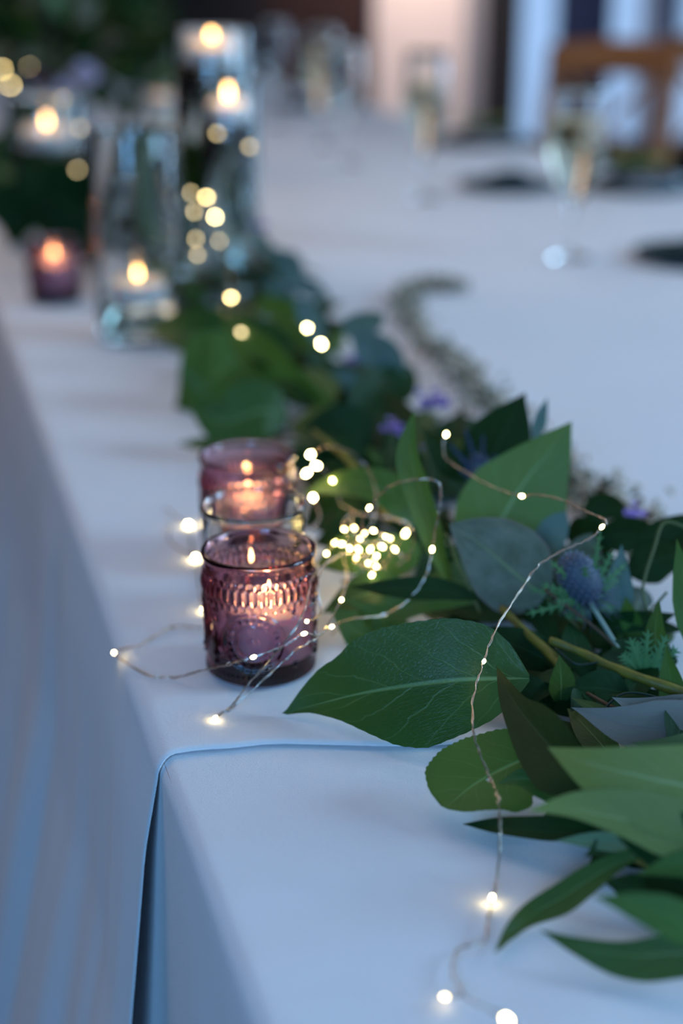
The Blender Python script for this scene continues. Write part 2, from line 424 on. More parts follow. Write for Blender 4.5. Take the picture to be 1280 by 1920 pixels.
# rolled hem of the upper cloth
GH = 0.0045     # resting height on the cloths

# ------------------------------------------------------------------ leaves
def prof_fn(kind):
    tab = {
        'ovate': [(0, .05), (.04, .3), (.12, .68), (.25, .95), (.38, 1), (.55, .88), (.72, .6), (.86, .28), (.94, .1), (1, 0)],
        'lance': [(0, .08), (.06, .25), (.2, .7), (.38, 1), (.55, .95), (.75, .6), (.9, .22), (1, 0)],
        'round': [(0, .1), (.05, .5), (.18, .88), (.4, 1), (.62, .95), (.82, .68), (.94, .32), (1, .02)],
        'arrow': [(0, .5), (.08, 1), (.3, .75), (.6, .4), (1, 0)],
    }[kind]
    xs, ys = zip(*tab); return lambda t: float(np.interp(t, xs, ys))
def leaf_core(name, mid, sides, norms, wl, wr, mt, parent, fold=0.15, wave=0.0, serr=0.0, nv=8, petiole=0, seed=0, floor=True, curl=0):
    """mid: points base->tip; wl/wr: half widths in metres on the left/right of that direction"""
    V = []; UV = []; n = len(mid); cols = [-1 + 2 * j / nv for j in range(nv + 1)]
    for i, p in enumerate(mid):
        t_ = i / (n - 1)
        for c in cols:
            wdt = (wr[i] if c > 0 else wl[i]) * abs(c)
            if serr and abs(c) == 1 and i % 2: wdt *= 1 + serr
            s = sides[i] * math.copysign(1, c)
            q = p + s * wdt * math.cos(fold) + norms[i] * (wdt * math.sin(fold))
            q += norms[i] * (wave * math.sin(t_ * 9 + seed + (1.3 if c > 0 else 0)) * abs(c) ** 2)
            q += norms[i] * curl * abs(c) ** 2.5
            if floor and q.z < TZ + GH + 0.0005: q = Vector((q.x, q.y, TZ + GH + 0.0005 + 0.0008 * abs(math.sin(i + c))))
            V.append(q); UV.append((t_, (c + 1) / 2))
    o = mesh(name, V, grid_faces(n, nv + 1), mt, parent, UV)
    return o
def sm(tab, n):
    xs, ys = zip(*tab); out = [float(np.interp(i / (n - 1), xs, ys)) for i in range(n)]
    for _ in range(2):
        out = [out[0]] + [(out[i - 1] + 2 * out[i] + out[i + 1]) / 4 for i in range(1, n - 1)] + [out[-1]]
    return out
def hero(mid, width, mt, parent, shape='ovate', roll=0, wl=None, wr=None, n=28, nv=12, **kw):
    """mid: pixel/distance triples base->tip; width: full apparent width in pixels"""
    pts = catmull([P(q) for q in mid], 12)
    L = [0]
    for a, b in zip(pts, pts[1:]): L.append(L[-1] + (b - a).length)
    samp = []
    for i in range(n):
        s = L[-1] * i / (n - 1); k = max(0, min(len(pts) - 2, int(np.searchsorted(L, s)) - 1))
        f = (s - L[k]) / max(L[k + 1] - L[k], 1e-9); samp.append(pts[k].lerp(pts[k + 1], min(max(f, 0), 1)))
    fn = prof_fn(shape)
    if wl: wl_ = sm(wl, n)
    else: wl_ = [width / 2 * fn(i / (n - 1)) for i in range(n)]
    if wr: wr_ = sm(wr, n)
    else: wr_ = [width / 2 * fn(i / (n - 1)) for i in range(n)]
    sides = []; norms = []
    for i, p in enumerate(samp):
        T = (samp[min(i + 1, n - 1)] - samp[max(i - 1, 0)]).normalized()
        Vw = (CAM - p).normalized(); S = T.cross(Vw).normalized()
        S = Matrix.Rotation(R(roll if not callable(roll) else roll(i / (n - 1))), 3, T) @ S
        N = S.cross(T).normalized()
        if N.dot(Vw) < 0: N = -N
        sides.append(S); norms.append(N)
        k = depth(p) / F / max(math.cos(R(roll if not callable(roll) else roll(i / (n - 1)))), .25)
        wl_[i] *= k; wr_[i] *= k
    return leaf_core('leaf', samp, sides, norms, wl_, wr_, mt, parent, nv=nv, **kw)
def wild(base, tip, nrm, width, mt, parent, shape='ovate', bend=0.1, n=9, nv=4, name='leaf', floor=True, **kw):
    base, tip = Vector(base), Vector(tip); ax = tip - base; L = ax.length
    T = ax.normalized(); N = (Vector(nrm) - T * Vector(nrm).dot(T)).normalized(); S = T.cross(N)
    fn = prof_fn(shape); mid = []; sides = []; norms = []; ws = []
    for i in range(n):
        t_ = i / (n - 1); mid.append(base + ax * t_ + N * (bend * L * 4 * t_ * (1 - t_)))
        sides.append(S); norms.append(N); ws.append(width / 2 * fn(t_))
    return leaf_core(name, mid, sides, norms, ws, ws, mt, parent, nv=nv, floor=floor, **kw)

GC = onh(1000, 1250, 0)
garl = empty('leafy_garland', (GC.x, GC.y, TZ), 'near half of the green leafy garland, broad glossy leaves beside the patterned candle glass', 'garland', 'foliage runner')
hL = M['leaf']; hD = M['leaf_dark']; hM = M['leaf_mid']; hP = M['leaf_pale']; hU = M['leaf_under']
h_ = 'h'
# A big leaf across the middle
hero([(992, 1272, h_, .040), (850, 1276, h_, .040), (700, 1296, h_, .028), (590, 1322, h_, .012), (528, 1341)], 240, hL, garl, n=44, nv=18, roll=12,
     wr=[(0, 5), (.06, 62), (.15, 100), (.28, 116), (.42, 116), (.55, 112), (.66, 96), (.72, 72), (.8, 64), (.88, 42), (.95, 16), (1, 0)],
     wl=[(0, 5), (.06, 40), (.15, 78), (.27, 104), (.4, 122), (.52, 108), (.62, 80), (.75, 40), (.88, 12), (1, 0)], fold=.12, wave=.0012, serr=.012)
# B upright leaf, upper right
hero([(898, 1045, .93), (940, 972, .935), (985, 900, .945), (1030, 845, .95), (1072, 790, .955)], 215, M['leaf_mid_b'] if 'leaf_mid_b' in M else hM, garl, n=36, nv=14, roll=8,
     wl=[(0, 40), (.1, 72), (.25, 92), (.45, 88), (.6, 62), (.75, 42), (.88, 22), (1, 0)],
     wr=[(0, 60), (.1, 95), (.25, 112), (.42, 112), (.6, 86), (.78, 48), (.9, 22), (1, 0)], fold=.1, wave=.001)
# D narrow twisted leaf
hero([(843, 1104, .90), (815, 1020, .90), (792, 930, .905), (770, 850, .91), (777, 768, .915)], 60, hM, garl, 'lance', n=32, nv=8,
     wl=[(0, 3), (.15, 14), (.3, 26), (.45, 30), (.6, 34), (.75, 30), (.9, 14), (1, 0)], wr=[(0, 3), (.15, 10), (.3, 22), (.5, 20), (.7, 18), (.85, 12), (1, 0)],
     roll=lambda t_: 25 - 50 * t_, fold=.35)
# E dark narrow leaf
hero([(905, 1124, .86), (830, 1106, .86), (740, 1103, .86), (652, 1100, .87)], 46, hD, garl, 'lance', roll=20)
hero([(890, 1130, .88), (800, 1128, .88), (720, 1150, .88), (640, 1120, .88)], 46, hM, garl, 'lance', roll=20)
# F rounded serrate leaf, lower middle
h_ = 'h'
hero([(1004, 1415, h_, .030), (950, 1437, h_, .024), (890, 1470, h_, .019), (834, 1515, h_, .014)], 180, hM, garl, 'round', n=44, nv=12, roll=36, serr=.03,
     wl=[(0, 30), (.15, 72), (.35, 88), (.6, 84), (.8, 62), (.95, 34), (1, 8)], wr=[(0, 40), (.2, 66), (.4, 80), (.6, 82), (.8, 72), (.95, 40), (1, 8)], fold=.08, wave=.001)
# G dark folded leaf
hero([(1125, 1500, h_, .040), (1070, 1440, h_, .046), (1010, 1375, h_, .048), (960, 1310, h_, .05), (930, 1248, h_, .055)], 120, hD, garl, n=32, nv=10,
     wl=[(0, 15), (.2, 76), (.4, 62), (.6, 40), (.8, 20), (1, 0)], wr=[(0, 10), (.2, 48), (.4, 56), (.55, 44), (.65, 26), (.8, 16), (1, 0)], roll=-10, fold=.3)
hero([(1120, 1500, h_, .030), (1050, 1480, h_, .03), (985, 1460, h_, .03), (930, 1470, h_, .028)], 70, hL, garl, 'ovate', roll=35)
# I pale leaf right
hero([(1440, 1500, h_, .060), (1280, 1472, h_, .064), (1180, 1450, h_, .066), (1100, 1430, h_, .066), (1026, 1401, h_, .066)], 180, hP, garl, n=36, nv=12,
     wr=[(0, 60), (.3, 84), (.5, 62), (.7, 40), (.85, 22), (1, 0)], wl=[(0, 60), (.3, 104), (.5, 96), (.7, 66), (.85, 30), (1, 0)], roll=12, fold=.06)
# J pale lower leaf
hero([(1420, 1610, h_, .040), (1280, 1572, h_, .046), (1180, 1540, h_, .05), (1080, 1520, h_, .052), (988, 1521, h_, .052)], 120, hP, garl, n=36, nv=12,
     wr=[(0, 40), (.4, 72), (.62, 56), (.8, 34), (.92, 14), (1, 0)], wl=[(0, 30), (.4, 45), (.65, 26), (.85, 10), (1, 0)], roll=12, fold=.1)
hero([(1400, 1640, h_, .036), (1280, 1590, h_, .042), (1180, 1545, h_, .045), (1110, 1505, h_, .05)], 130, hD, garl, 'ovate', roll=5, n=24, nv=8)
hero([(1380, 1560, h_, .03), (1260, 1540, h_, .03), (1150, 1530, h_, .03), (1060, 1500, h_, .03)], 120, hD, garl, 'ovate', roll=25)
# K near-black leaf, L pale underside
hero([(1190, 1570, h_, .030), (1070, 1562, h_, .020), (960, 1554, h_, .014), (866, 1545, h_, .008)], 60, hD, garl, 'lance', roll=30,
     wr=[(0, 8), (.2, 22), (.5, 28), (.8, 18), (1, 0)], wl=[(0, 6), (.25, 16), (.5, 20), (.8, 12), (1, 0)])
hero([(1215, 1594, h_, .028), (1130, 1578, h_, .026), (1040, 1576, h_, .024)], 36, hU, garl, 'lance', roll=20)
# M long curved leaf to the lower left
hero([(1240, 1588, .585), (1150, 1622, .58), (1060, 1678, .568), (980, 1728, .558), (924, 1794)], 58, hL, garl, 'lance', n=32, roll=18,
     wr=[(0, 4), (.15, 16), (.4, 26), (.65, 24), (.85, 14), (1, 0)], wl=[(0, 4), (.15, 10), (.35, 26), (.55, 36), (.75, 16), (.9, 8), (1, 0)], fold=.25)
# N, O leaves at the right
hero([(1380, 1775, .50), (1280, 1730, .505), (1200, 1702, .51), (1112, 1681, .515)], 78, hM, garl, 'lance', roll=10)
hero([(1420, 1780, .515), (1290, 1786, .52), (1180, 1790, .525), (1090, 1774, .53), (1010, 1743, .54)], 90, hL, garl, n=32,
     wr=[(0, 30), (.3, 40), (.45, 32), (.6, 22), (.8, 14), (1, 0)], wl=[(0, 30), (.3, 46), (.5, 52), (.65, 42), (.8, 20), (1, 0)], roll=15, fold=.15)
hero([(1400, 1720, h_, .02), (1300, 1700, h_, .025), (1205, 1640, h_, .03)], 100, hD, garl, 'round', roll=10)
hero([(1400, 1640, h_, .04), (1290, 1620, h_, .04), (1190, 1640, h_, .035)], 60, hM, garl, 'ovate', roll=10)
# P dark leaves behind the upright leaf
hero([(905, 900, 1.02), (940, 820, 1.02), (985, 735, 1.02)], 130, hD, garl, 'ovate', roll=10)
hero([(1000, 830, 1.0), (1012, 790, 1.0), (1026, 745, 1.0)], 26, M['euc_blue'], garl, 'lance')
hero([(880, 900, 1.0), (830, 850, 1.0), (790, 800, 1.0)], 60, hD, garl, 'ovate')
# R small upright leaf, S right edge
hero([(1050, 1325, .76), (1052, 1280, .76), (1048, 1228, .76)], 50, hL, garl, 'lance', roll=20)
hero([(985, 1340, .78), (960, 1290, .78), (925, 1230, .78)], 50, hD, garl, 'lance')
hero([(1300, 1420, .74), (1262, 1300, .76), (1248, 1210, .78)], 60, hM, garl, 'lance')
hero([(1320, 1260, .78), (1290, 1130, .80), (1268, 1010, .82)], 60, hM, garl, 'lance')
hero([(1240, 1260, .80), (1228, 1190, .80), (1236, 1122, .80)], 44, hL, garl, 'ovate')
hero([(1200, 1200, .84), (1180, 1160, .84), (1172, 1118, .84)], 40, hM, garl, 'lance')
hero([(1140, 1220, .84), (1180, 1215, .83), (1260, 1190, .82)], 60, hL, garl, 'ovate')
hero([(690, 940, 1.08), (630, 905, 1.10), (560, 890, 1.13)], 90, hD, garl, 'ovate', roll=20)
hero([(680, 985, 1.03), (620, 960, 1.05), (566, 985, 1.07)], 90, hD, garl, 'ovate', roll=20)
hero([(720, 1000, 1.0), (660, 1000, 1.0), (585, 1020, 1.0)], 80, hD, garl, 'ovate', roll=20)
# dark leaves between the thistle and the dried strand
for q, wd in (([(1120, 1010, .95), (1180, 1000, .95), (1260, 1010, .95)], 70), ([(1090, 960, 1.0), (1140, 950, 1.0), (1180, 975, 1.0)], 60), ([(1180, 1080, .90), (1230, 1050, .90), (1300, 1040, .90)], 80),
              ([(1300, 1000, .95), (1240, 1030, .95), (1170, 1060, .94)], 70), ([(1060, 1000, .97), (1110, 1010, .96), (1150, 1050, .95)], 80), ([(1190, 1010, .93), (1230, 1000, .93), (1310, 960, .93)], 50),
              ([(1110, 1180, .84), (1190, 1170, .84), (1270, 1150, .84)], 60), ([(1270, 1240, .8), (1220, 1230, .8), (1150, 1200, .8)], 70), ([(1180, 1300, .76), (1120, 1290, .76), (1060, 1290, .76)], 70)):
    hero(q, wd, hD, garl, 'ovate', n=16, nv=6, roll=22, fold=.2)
# leaves glowing beside the light cluster
hero([(820, 1010, 1.00), (740, 930, 1.0), (660, 905, 1.01), (560, 925, 1.03)], 70, hM, garl, 'ovate', roll=30)
hero([(700, 1060, .93), (660, 1040, .93), (590, 1060, .93)], 80, hM, garl, 'ovate', roll=30)
hero([(790, 1190, .88), (700, 1200, .87), (615, 1140, .87)], 110, hM, garl, 'ovate', roll=35)
hero([(770, 1130, .90), (700, 1110, .9), (600, 1150, .9)], 80, hL, garl, 'ovate', roll=35)
hero([(730, 1000, .96), (735, 1040, .95), (720, 1090, .94)], 100, hM, garl, 'ovate', roll=-30)
hero([(940, 1130, .9), (860, 1090, .91), (800, 1080, .92)], 110, hL, garl, 'ovate', roll=10)
# mauve grey leaves
eb = empty('eucalyptus_sprig', onh(1200, 1380, 0.03), 'dusky mauve-grey leaves low at the right edge above the pale green leaf', 'eucalyptus')
hero([(1420, 1400, .68), (1280, 1372, .685), (1170, 1360, .69), (1070, 1326, .70)], 120, M['mauve'], eb, 'ovate', roll=10)
hero([(1400, 1350, .70), (1290, 1350, .705), (1220, 1338, .71), (1146, 1307, .715)], 100, M['mauve'], eb, 'ovate', roll=10)
hero([(1420, 1420, .66), (1310, 1400, .665), (1250, 1400, .67), (1180, 1392, .675)], 60, hU, garl, 'ovate', roll=-20)
tube('stem', catmull([P((1420, 1390, .69)), P((1290, 1372, .70)), P((1160, 1330, .73)), P((1100, 1300, .75))]), .0011, M['stem_brown'], eb)
# C grey eucalyptus leaf and its neighbours
ec = empty('eucalyptus_sprig', onh(1050, 1160, 0.02), 'eucalyptus sprig whose rounded grey-green leaf stands before the tall green leaf', 'eucalyptus')
hero([(1022, 1120, .862), (960, 1070, .865), (900, 1020, .87), (842, 982, .875)], 160, M['euc'], ec, 'round', n=32, nv=12,
     wr=[(0, 18), (.1, 52), (.25, 78), (.45, 84), (.65, 70), (.8, 44), (.92, 20), (1, 0)], wl=[(0, 25), (.1, 62), (.25, 80), (.45, 78), (.65, 58), (.8, 38), (.92, 18), (1, 0)], roll=0, fold=.06)
hero([(1165, 1190, .86), (1160, 1100, .86), (1165, 1020, .86)], 54, M['euc_blue'], ec, 'lance', roll=10)
hero([(1060, 1110, .90), (1085, 1060, .90), (1110, 1000, .90)], 80, M['euc'], ec, 'round')
hero([(1020, 1050, .92), (1030, 1010, .92), (1060, 960, .92)], 60, M['euc_blue'], ec, 'round')
hero([(1200, 1150, .88), (1190, 1130, .88), (1140, 1150, .88)], 60, M['euc'], ec, 'round', roll=30)
tube('stem', catmull([P((1022, 1120, .862)), P((1060, 1150, .85)), P((1120, 1230, .83)), P((1200, 1300, .80))]), .0009, M['stem_green'], ec)
# stems and branches that belong to the garland
def stem(pts, r, mt, par=garl): return tube('stem', catmull([P(q) for q in pts]), r, mt, par, 8)
stem([(940, 1140, .84), (985, 1185, .82), (1030, 1225, .80), (1062, 1262, .78)], lambda t_: .0024 + .0011 * t_, M['stem'])
stem([(1030, 1200, .80), (1090, 1224, .79), (1150, 1252, .775), (1220, 1278, .76), (1320, 1312, .75)], lambda t_: .0023 + .0012 * t_ + .0003 * math.sin(t_ * 25), M['stem'])
stem([(585, 806, 1.10), (640, 850, 1.08), (690, 905, 1.05), (735, 985, 1.0)], lambda t_: .0018 + .0016 * t_, M['stem'])
stem([(960, 1270, .78), (990, 1280, .775), (1030, 1300, .77)], .0022, M['stem_brown'])
stem([(1020, 1105, .84), (1080, 1150, .83), (1130, 1190, .82), (1165, 1225, .81)], .0011, M['stem_brown'])
stem([(640, 1090, .92), (720, 1110, .91), (830, 1170, .89)], .0014, M['stem'])
stem([(900, 1150, .86), (860, 1060, .88), (835, 1000, .9)], .0011, M['stem_green'])
stem([(1215, 1150, .84), (1205, 1100, .85), (1225, 1030, .86), (1245, 980, .87), (1290, 990, .87)], .0010, M['stem_green'])
stem([(1250, 1110, .84), (1215, 1150, .84)], .0009, M['stem_green'])
stem([(1300, 1620, .60), (1230, 1625, .59), (1180, 1600, .585)], .0024, M['stem'])
for pts in ([(1120, 1340, .73), (1170, 1300, .735), (1240, 1310, .735), (1300, 1340, .73)], [(1040, 1215, .79), (1080, 1245, .78), (1130, 1240, .78)], [(1180, 1330, .725), (1230, 1312, .725), (1290, 1318, .725)]):
    tube('florist_wire', catmull([P(q) for q in pts]), .0007, M['green_wire'], garl)

# filler foliage along the runner
def runner(path, count, parent, mats, spread, hmax, Lr, seed, shape=('ovate', 'lance'), skip=None):
    r = random.Random(seed); pts = catmull([onh(x, y, 0) for x, y in path], 20)
    for k in range(count):
        i = r.randrange(len(pts) - 1); c = pts[i]; T = (pts[i + 1] - pts[i]).normalized(); S = Vector((T.y, -T.x, 0))
        s = r.uniform(-1, 1); h = r.random() ** 1.3 * hmax * (1 - .55 * abs(s))
        base = c + S * s * spread * .55 + Vector((0, 0, .008 + h * .5))
        ang = r.uniform(-.9, .9); d = (T * r.choice((-1, 1, 1)) * .8 + S * (s * 1.3 + ang)).normalized()
        L = r.uniform(*Lr); tip = base + d * L + Vector((0, 0, r.uniform(-.2, .55) * L * (hmax / .06)))
        if tip.z < TZ + .006: tip.z = TZ + .006
        if skip and (skip(tip) or skip(base)): continue
        nrm = Vector((r.uniform(-.6, .6), r.uniform(-.9, .1), 1))
        wild(base, tip, nrm, L * r.uniform(.32, .58), r.choice(mats), parent, r.choice(shape), bend=r.uniform(-.05, .15), fold=r.uniform(.05, .3))
def sk_near(p):
    # keep clear of the candle glasses and out of the way of the leaves placed by hand
    for cx, cyy, rr in ((-.052, .828, .045), (-.0605, .908, .045), (-.071, 1.015, .045)):
        if math.hypot(p.x - cx, p.y - cyy) < rr: return True
    return False
near_path = [(1420, 1760), (1250, 1500), (1150, 1340), (1060, 1230), (960, 1130), (860, 1050), (760, 960), (690, 900), (640, 850)]
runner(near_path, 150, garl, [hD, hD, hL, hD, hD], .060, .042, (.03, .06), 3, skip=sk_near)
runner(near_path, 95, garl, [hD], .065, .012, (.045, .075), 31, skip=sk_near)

GF = onh(450, 640, 0)
garf = empty('leafy_garland', (GF.x, GF.y, TZ), 'far half of the green leafy garland, blurred, winding from the rear glasses to the vases', 'garland', 'foliage runner')
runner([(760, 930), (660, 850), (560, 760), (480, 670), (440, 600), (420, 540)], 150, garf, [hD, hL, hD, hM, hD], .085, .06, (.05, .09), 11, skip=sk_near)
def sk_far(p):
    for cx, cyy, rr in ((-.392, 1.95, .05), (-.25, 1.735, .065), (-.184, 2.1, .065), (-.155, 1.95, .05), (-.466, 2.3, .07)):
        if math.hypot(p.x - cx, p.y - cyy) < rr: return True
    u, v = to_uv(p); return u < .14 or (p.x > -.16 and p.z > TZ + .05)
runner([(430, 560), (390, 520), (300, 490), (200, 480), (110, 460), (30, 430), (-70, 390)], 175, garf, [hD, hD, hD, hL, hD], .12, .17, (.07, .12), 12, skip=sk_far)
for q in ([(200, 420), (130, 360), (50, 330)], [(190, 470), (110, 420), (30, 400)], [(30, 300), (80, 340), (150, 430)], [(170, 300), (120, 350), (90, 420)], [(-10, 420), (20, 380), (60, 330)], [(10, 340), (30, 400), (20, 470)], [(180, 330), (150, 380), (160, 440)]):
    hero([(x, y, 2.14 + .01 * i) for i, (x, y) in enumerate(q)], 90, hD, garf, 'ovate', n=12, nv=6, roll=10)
# readable blurred leaves of the far half
hero([(560, 660, 1.50), (450, 640, 1.52), (340, 620, 1.55), (270, 612, 1.6)], 110, hL, garf, 'ovate', roll=20)
hero([(470, 640, 1.46), (420, 690, 1.42), (370, 740, 1.40), (325, 770, 1.42)], 160, hM, garf, 'ovate', roll=15)
hero([(420, 600, 1.45), (480, 660, 1.40), (540, 710, 1.36), (640, 775, 1.32)], 80, hM, garf, 'lance', roll=15)
hero([(540, 780, 1.28), (490, 770, 1.27), (420, 790, 1.26), (350, 760, 1.27)], 120, hL, garf, 'ovate', roll=20)
hero([(500, 840, 1.22), (450, 832, 1.22), (380, 832, 1.23), (330, 832, 1.25)], 30, hL, garf, 'lance', roll=20)
hero([(480, 560, 1.60), (540, 610, 1.55), (600, 670, 1.5)], 80, hM, garf, 'lance', roll=15)
hero([(700, 830, 1.22), (640, 800, 1.22), (560, 800, 1.23)], 90, hD, garf, 'ovate', roll=15)
fe = [('eucalyptus sprig with blurred blue-grey leaves between the big fairy light dots and the purple flower', (660, 690), [((560, 560), (600, 650), 60), ((640, 620), (720, 590), 70), ((660, 640), (760, 680), 90), ((690, 700), (740, 770), 80), ((620, 700), (700, 780), 90), ((600, 760), (650, 830), 100), ((670, 610), (690, 690), 70), ((720, 640), (745, 730), 60)]),
      ('eucalyptus sprig with silvery small leaves beside the tall vases, on the inner side of garland', (540, 540), [((470, 440), (510, 480), 40), ((500, 470), (560, 500), 40), ((520, 500), (590, 560), 44), ((530, 540), (560, 610), 44), ((560, 520), (620, 580), 40), ((500, 520), (540, 590), 40), ((560, 580), (620, 620), 46), ((540, 470), (560, 530), 36)])]
for lb, c, ls in fe:
    e = empty('eucalyptus_sprig', onh(*c, .03), lb, 'eucalyptus')
    Y0 = onh(*c, .05).y
    for a, b_, wd in ls: hero([(*a, Y0), ((a[0] + b_[0]) / 2 + 8, (a[1] + b_[1]) / 2, Y0 - .01), (*b_, Y0 - .02)], wd * .72, M['euc_blue'], e, 'round', n=12, nv=6, roll=15)
    tube('stem', catmull([P((*ls[0][0], Y0)), P((*c, Y0)), P((*ls[-1][1], Y0))]), .0012, M['stem_green'], e)

# ------------------------------------------------------------------ flowers
def thistle(head, stem_pts, Y, label, s=1.0, blue=False, seed=1):
    r = random.Random(seed); hc = P((*head, Y)); base = P((*stem_pts[0], Y))
    root = empty('sea_holly', base, label, 'thistle')
    ax = (hc - base).normalized(); L = .0195 * s
    V, Fc = [], []; blob_v(hc, (L * .68, L * .68, L * .95), V, Fc, 20, 14, ax); mesh('flower_head', V, Fc, M['thistle'], root)
    q = Vector((0, 0, 1)).rotation_difference(ax).to_matrix()
    V, Fc = [], []
    for k in range(170):
        z = 1 - 1.8 * (k + .5) / 170; a = k * 2.39996; rr = math.sqrt(max(0, 1 - z * z))
        n_ = Vector((rr * math.cos(a), rr * math.sin(a), z)); p = hc + q @ Vector((n_.x * L * .62, n_.y * L * .62, n_.z * L * .95)); n2 = q @ n_
        tube_v([p, p + n2 * .0016 * s, p + n2 * .0026 * s], lambda t_: .0007 * s * (1 - .7 * t_), 4, V, Fc)
    tag(mesh('floret', V, Fc, M['thistle_tip'], root), kind='stuff')
    V, Fc = [], []
    for k in range(150):
        a = r.uniform(0, 6.283); el = r.uniform(-1.0, .25)
        d = q @ Vector((math.cos(a) * math.cos(el), math.sin(a) * math.cos(el), math.sin(el)))
        st = base + ax * L * r.uniform(-.1, .5) + d * L * .4
        tube_v([st, st + d * L * r.uniform(.5, .95)], lambda t_: .00035 * s * (1.1 - t_), 3, V, Fc)
    tag(mesh('bristle', V, Fc, M['thistle_tip'], root), kind='stuff')
    tube('stem', catmull([P((*p, Y + (i * -.012))) for i, p in enumerate(stem_pts)]), lambda t_: .0016 * s, M['stem_pale'], root)
    return root, base
def bract(base, tip, w_, mt, parent, r):
    """narrow spiny bract"""
    V, Fc = [], []; ax = tip - base; T = ax.normalized(); Vw = (CAM - base).normalized(); S = T.cross(Vw).normalized(); n = 15
    for i in range(n):
        t_ = i / (n - 1); wd = w_ * (1 - t_) ** .6 * (.6 + .4 * math.sin(math.pi * min(1, t_ * 2.2))) + .0002
        c = base + ax * t_ + Vw * .003 * math.sin(t_ * 3.1)
        V += [c - S * wd, c + Vw * wd * .35, c + S * wd]
    Fc += grid_faces(n, 3)
    for i in range(2, n - 1, 2):
        t_ = i / (n - 1); c = base + ax * t_ + Vw * .003 * math.sin(t_ * 3.1)
        for sg in (-1, 1):
            a = c + S * sg * w_ * .6 * (1 - t_) ** .6; b_ = len(V); ln = w_ * (2.6 - 1.4 * t_)
            V += [a - T * w_ * .5, a + T * w_ * .5, a + (S * sg + T * .9).normalized() * ln]
            Fc.append((b_, b_ + 1, b_ + 2))
    return mesh('bract', V, Fc, mt, parent, smooth=False)
th, tb_ = thistle((1087, 1086), [(1104, 1122), (1112, 1140), (1140, 1185), (1170, 1234)], .845, 'silvery blue sea holly head with spiny green bracts beside the rounded grey eucalyptus leaf')
r = random.Random(4)
for tip, dY in (((1126, 992), -.004), ((1150, 1030), 0), ((1030, 1050), -.01), ((1012, 1095), -.01), ((988, 1104), -.005), ((984, 1152), -.012), ((1060, 1160), .004),
                ((1160, 1085), .0), ((1095, 1060), -.014), ((1175, 1055), .006), ((1150, 1145), 0), ((1085, 1165), -.01), ((1040, 1128), -.012)):
    bract(tb_, P((*tip, .845 + dY)), .0026, M['bract'], th, r)
th2, tb2 = thistle((900, 884), [(905, 905), (915, 930), (930, 960)], 1.0, 'small dark blue sea holly head behind the tall green leaf', .7, True, 3)
for tip in ((870, 800), (905, 812), (840, 830), (930, 850), (860, 880), (880, 920)): bract(tb2, P((*tip, .99)), .0022, M['bract_blue'], th2, r)
# feathery holly foliage at the right
fh = empty('sea_holly_leaves', onh(1210, 1260, .02), 'feathery cut sea holly leaves under the thistle at the right edge', 'foliage')
for a, b_ in (((1205, 1270), (1180, 1195)), ((1205, 1270), (1215, 1180)), ((1215, 1265), (1250, 1190)), ((1200, 1265), (1165, 1225)), ((1215, 1265), (1240, 1235)), ((1200, 1270), (1170, 1262)), ((1190, 1260), (1195, 1200)), ((1220, 1260), (1270, 1215))):
    bract(P((*a, .79)), P((*b_, .79)), .0032, M['bract'], fh, r)

def statice(px, py, Y, s, mt, label, n=22, seed=0, name='statice_sprig'):
    r = random.Random(seed); c = P((px, py, Y)); root = empty(name, Vector((c.x, c.y, TZ + .01)), label, 'flower')
    for k in range(n):
        d = Vector((r.gauss(0, .5), r.gauss(0, .5), abs(r.gauss(0, .5)))); p = c + d * s * .55
        V, Fc = [], []
        for j in range(5):
            a = j * 1.2566 + r.random(); tp = p + Vector((math.cos(a), math.sin(a), .6 + r.random() * .5)) * s * .3
            T = (tp - p); S = T.cross(Vector((0, 0, 1))).normalized() * s * .13; b = len(V)
            V += [p, p + T * .6 - S, tp, p + T * .6 + S, p + T * .62 + Vector((0, 0, s * .04))]
            Fc += [(b, b + 1, b + 4), (b + 1, b + 2, b + 4), (b + 2, b + 3, b + 4), (b + 3, b, b + 4)]
        mesh('blossom', V, Fc, mt, root)
    V, Fc = [], []
    for k in range(5):
        tube_v(catmull([Vector((c.x, c.y, TZ + .01)), c.lerp(Vector((c.x, c.y, TZ + .01)), .5) + Vector((r.gauss(0, .003), 0, 0)), c + Vector((r.gauss(0, 1), r.gauss(0, 1), 0)) * s * .3], 4), .0006, 4, V, Fc)
    mesh('stem', V, Fc, M['stem_green'], root)
statice(684, 684, 1.42, .022, M['purple'], 'purple statice sprig standing out beside the blue-grey eucalyptus in mid garland', 24, 1)
statice(812, 768, 1.22, .017, M['purple'], 'purple statice sprig just above the tip of the upright narrow leaf', 20, 2)
statice(738, 815, 1.15, .014, M['lilac'], 'small lilac statice sprig left of the upright narrow leaf', 14, 3)
statice(1185, 970, .98, .013, M['lilac'], 'small lilac statice sprig above the thistle, near the beaded white flower strand', 14, 4)
statice(482, 432, 1.95, .020, M['purple'], 'purple statice sprig in front of the tall glass vases', 20, 5)
statice(800, 590 + 250, 1.12, .008, M['purple'], 'tiny purple statice sprig low beside the topmost bulb of the wire over the thistle', 8, 6)

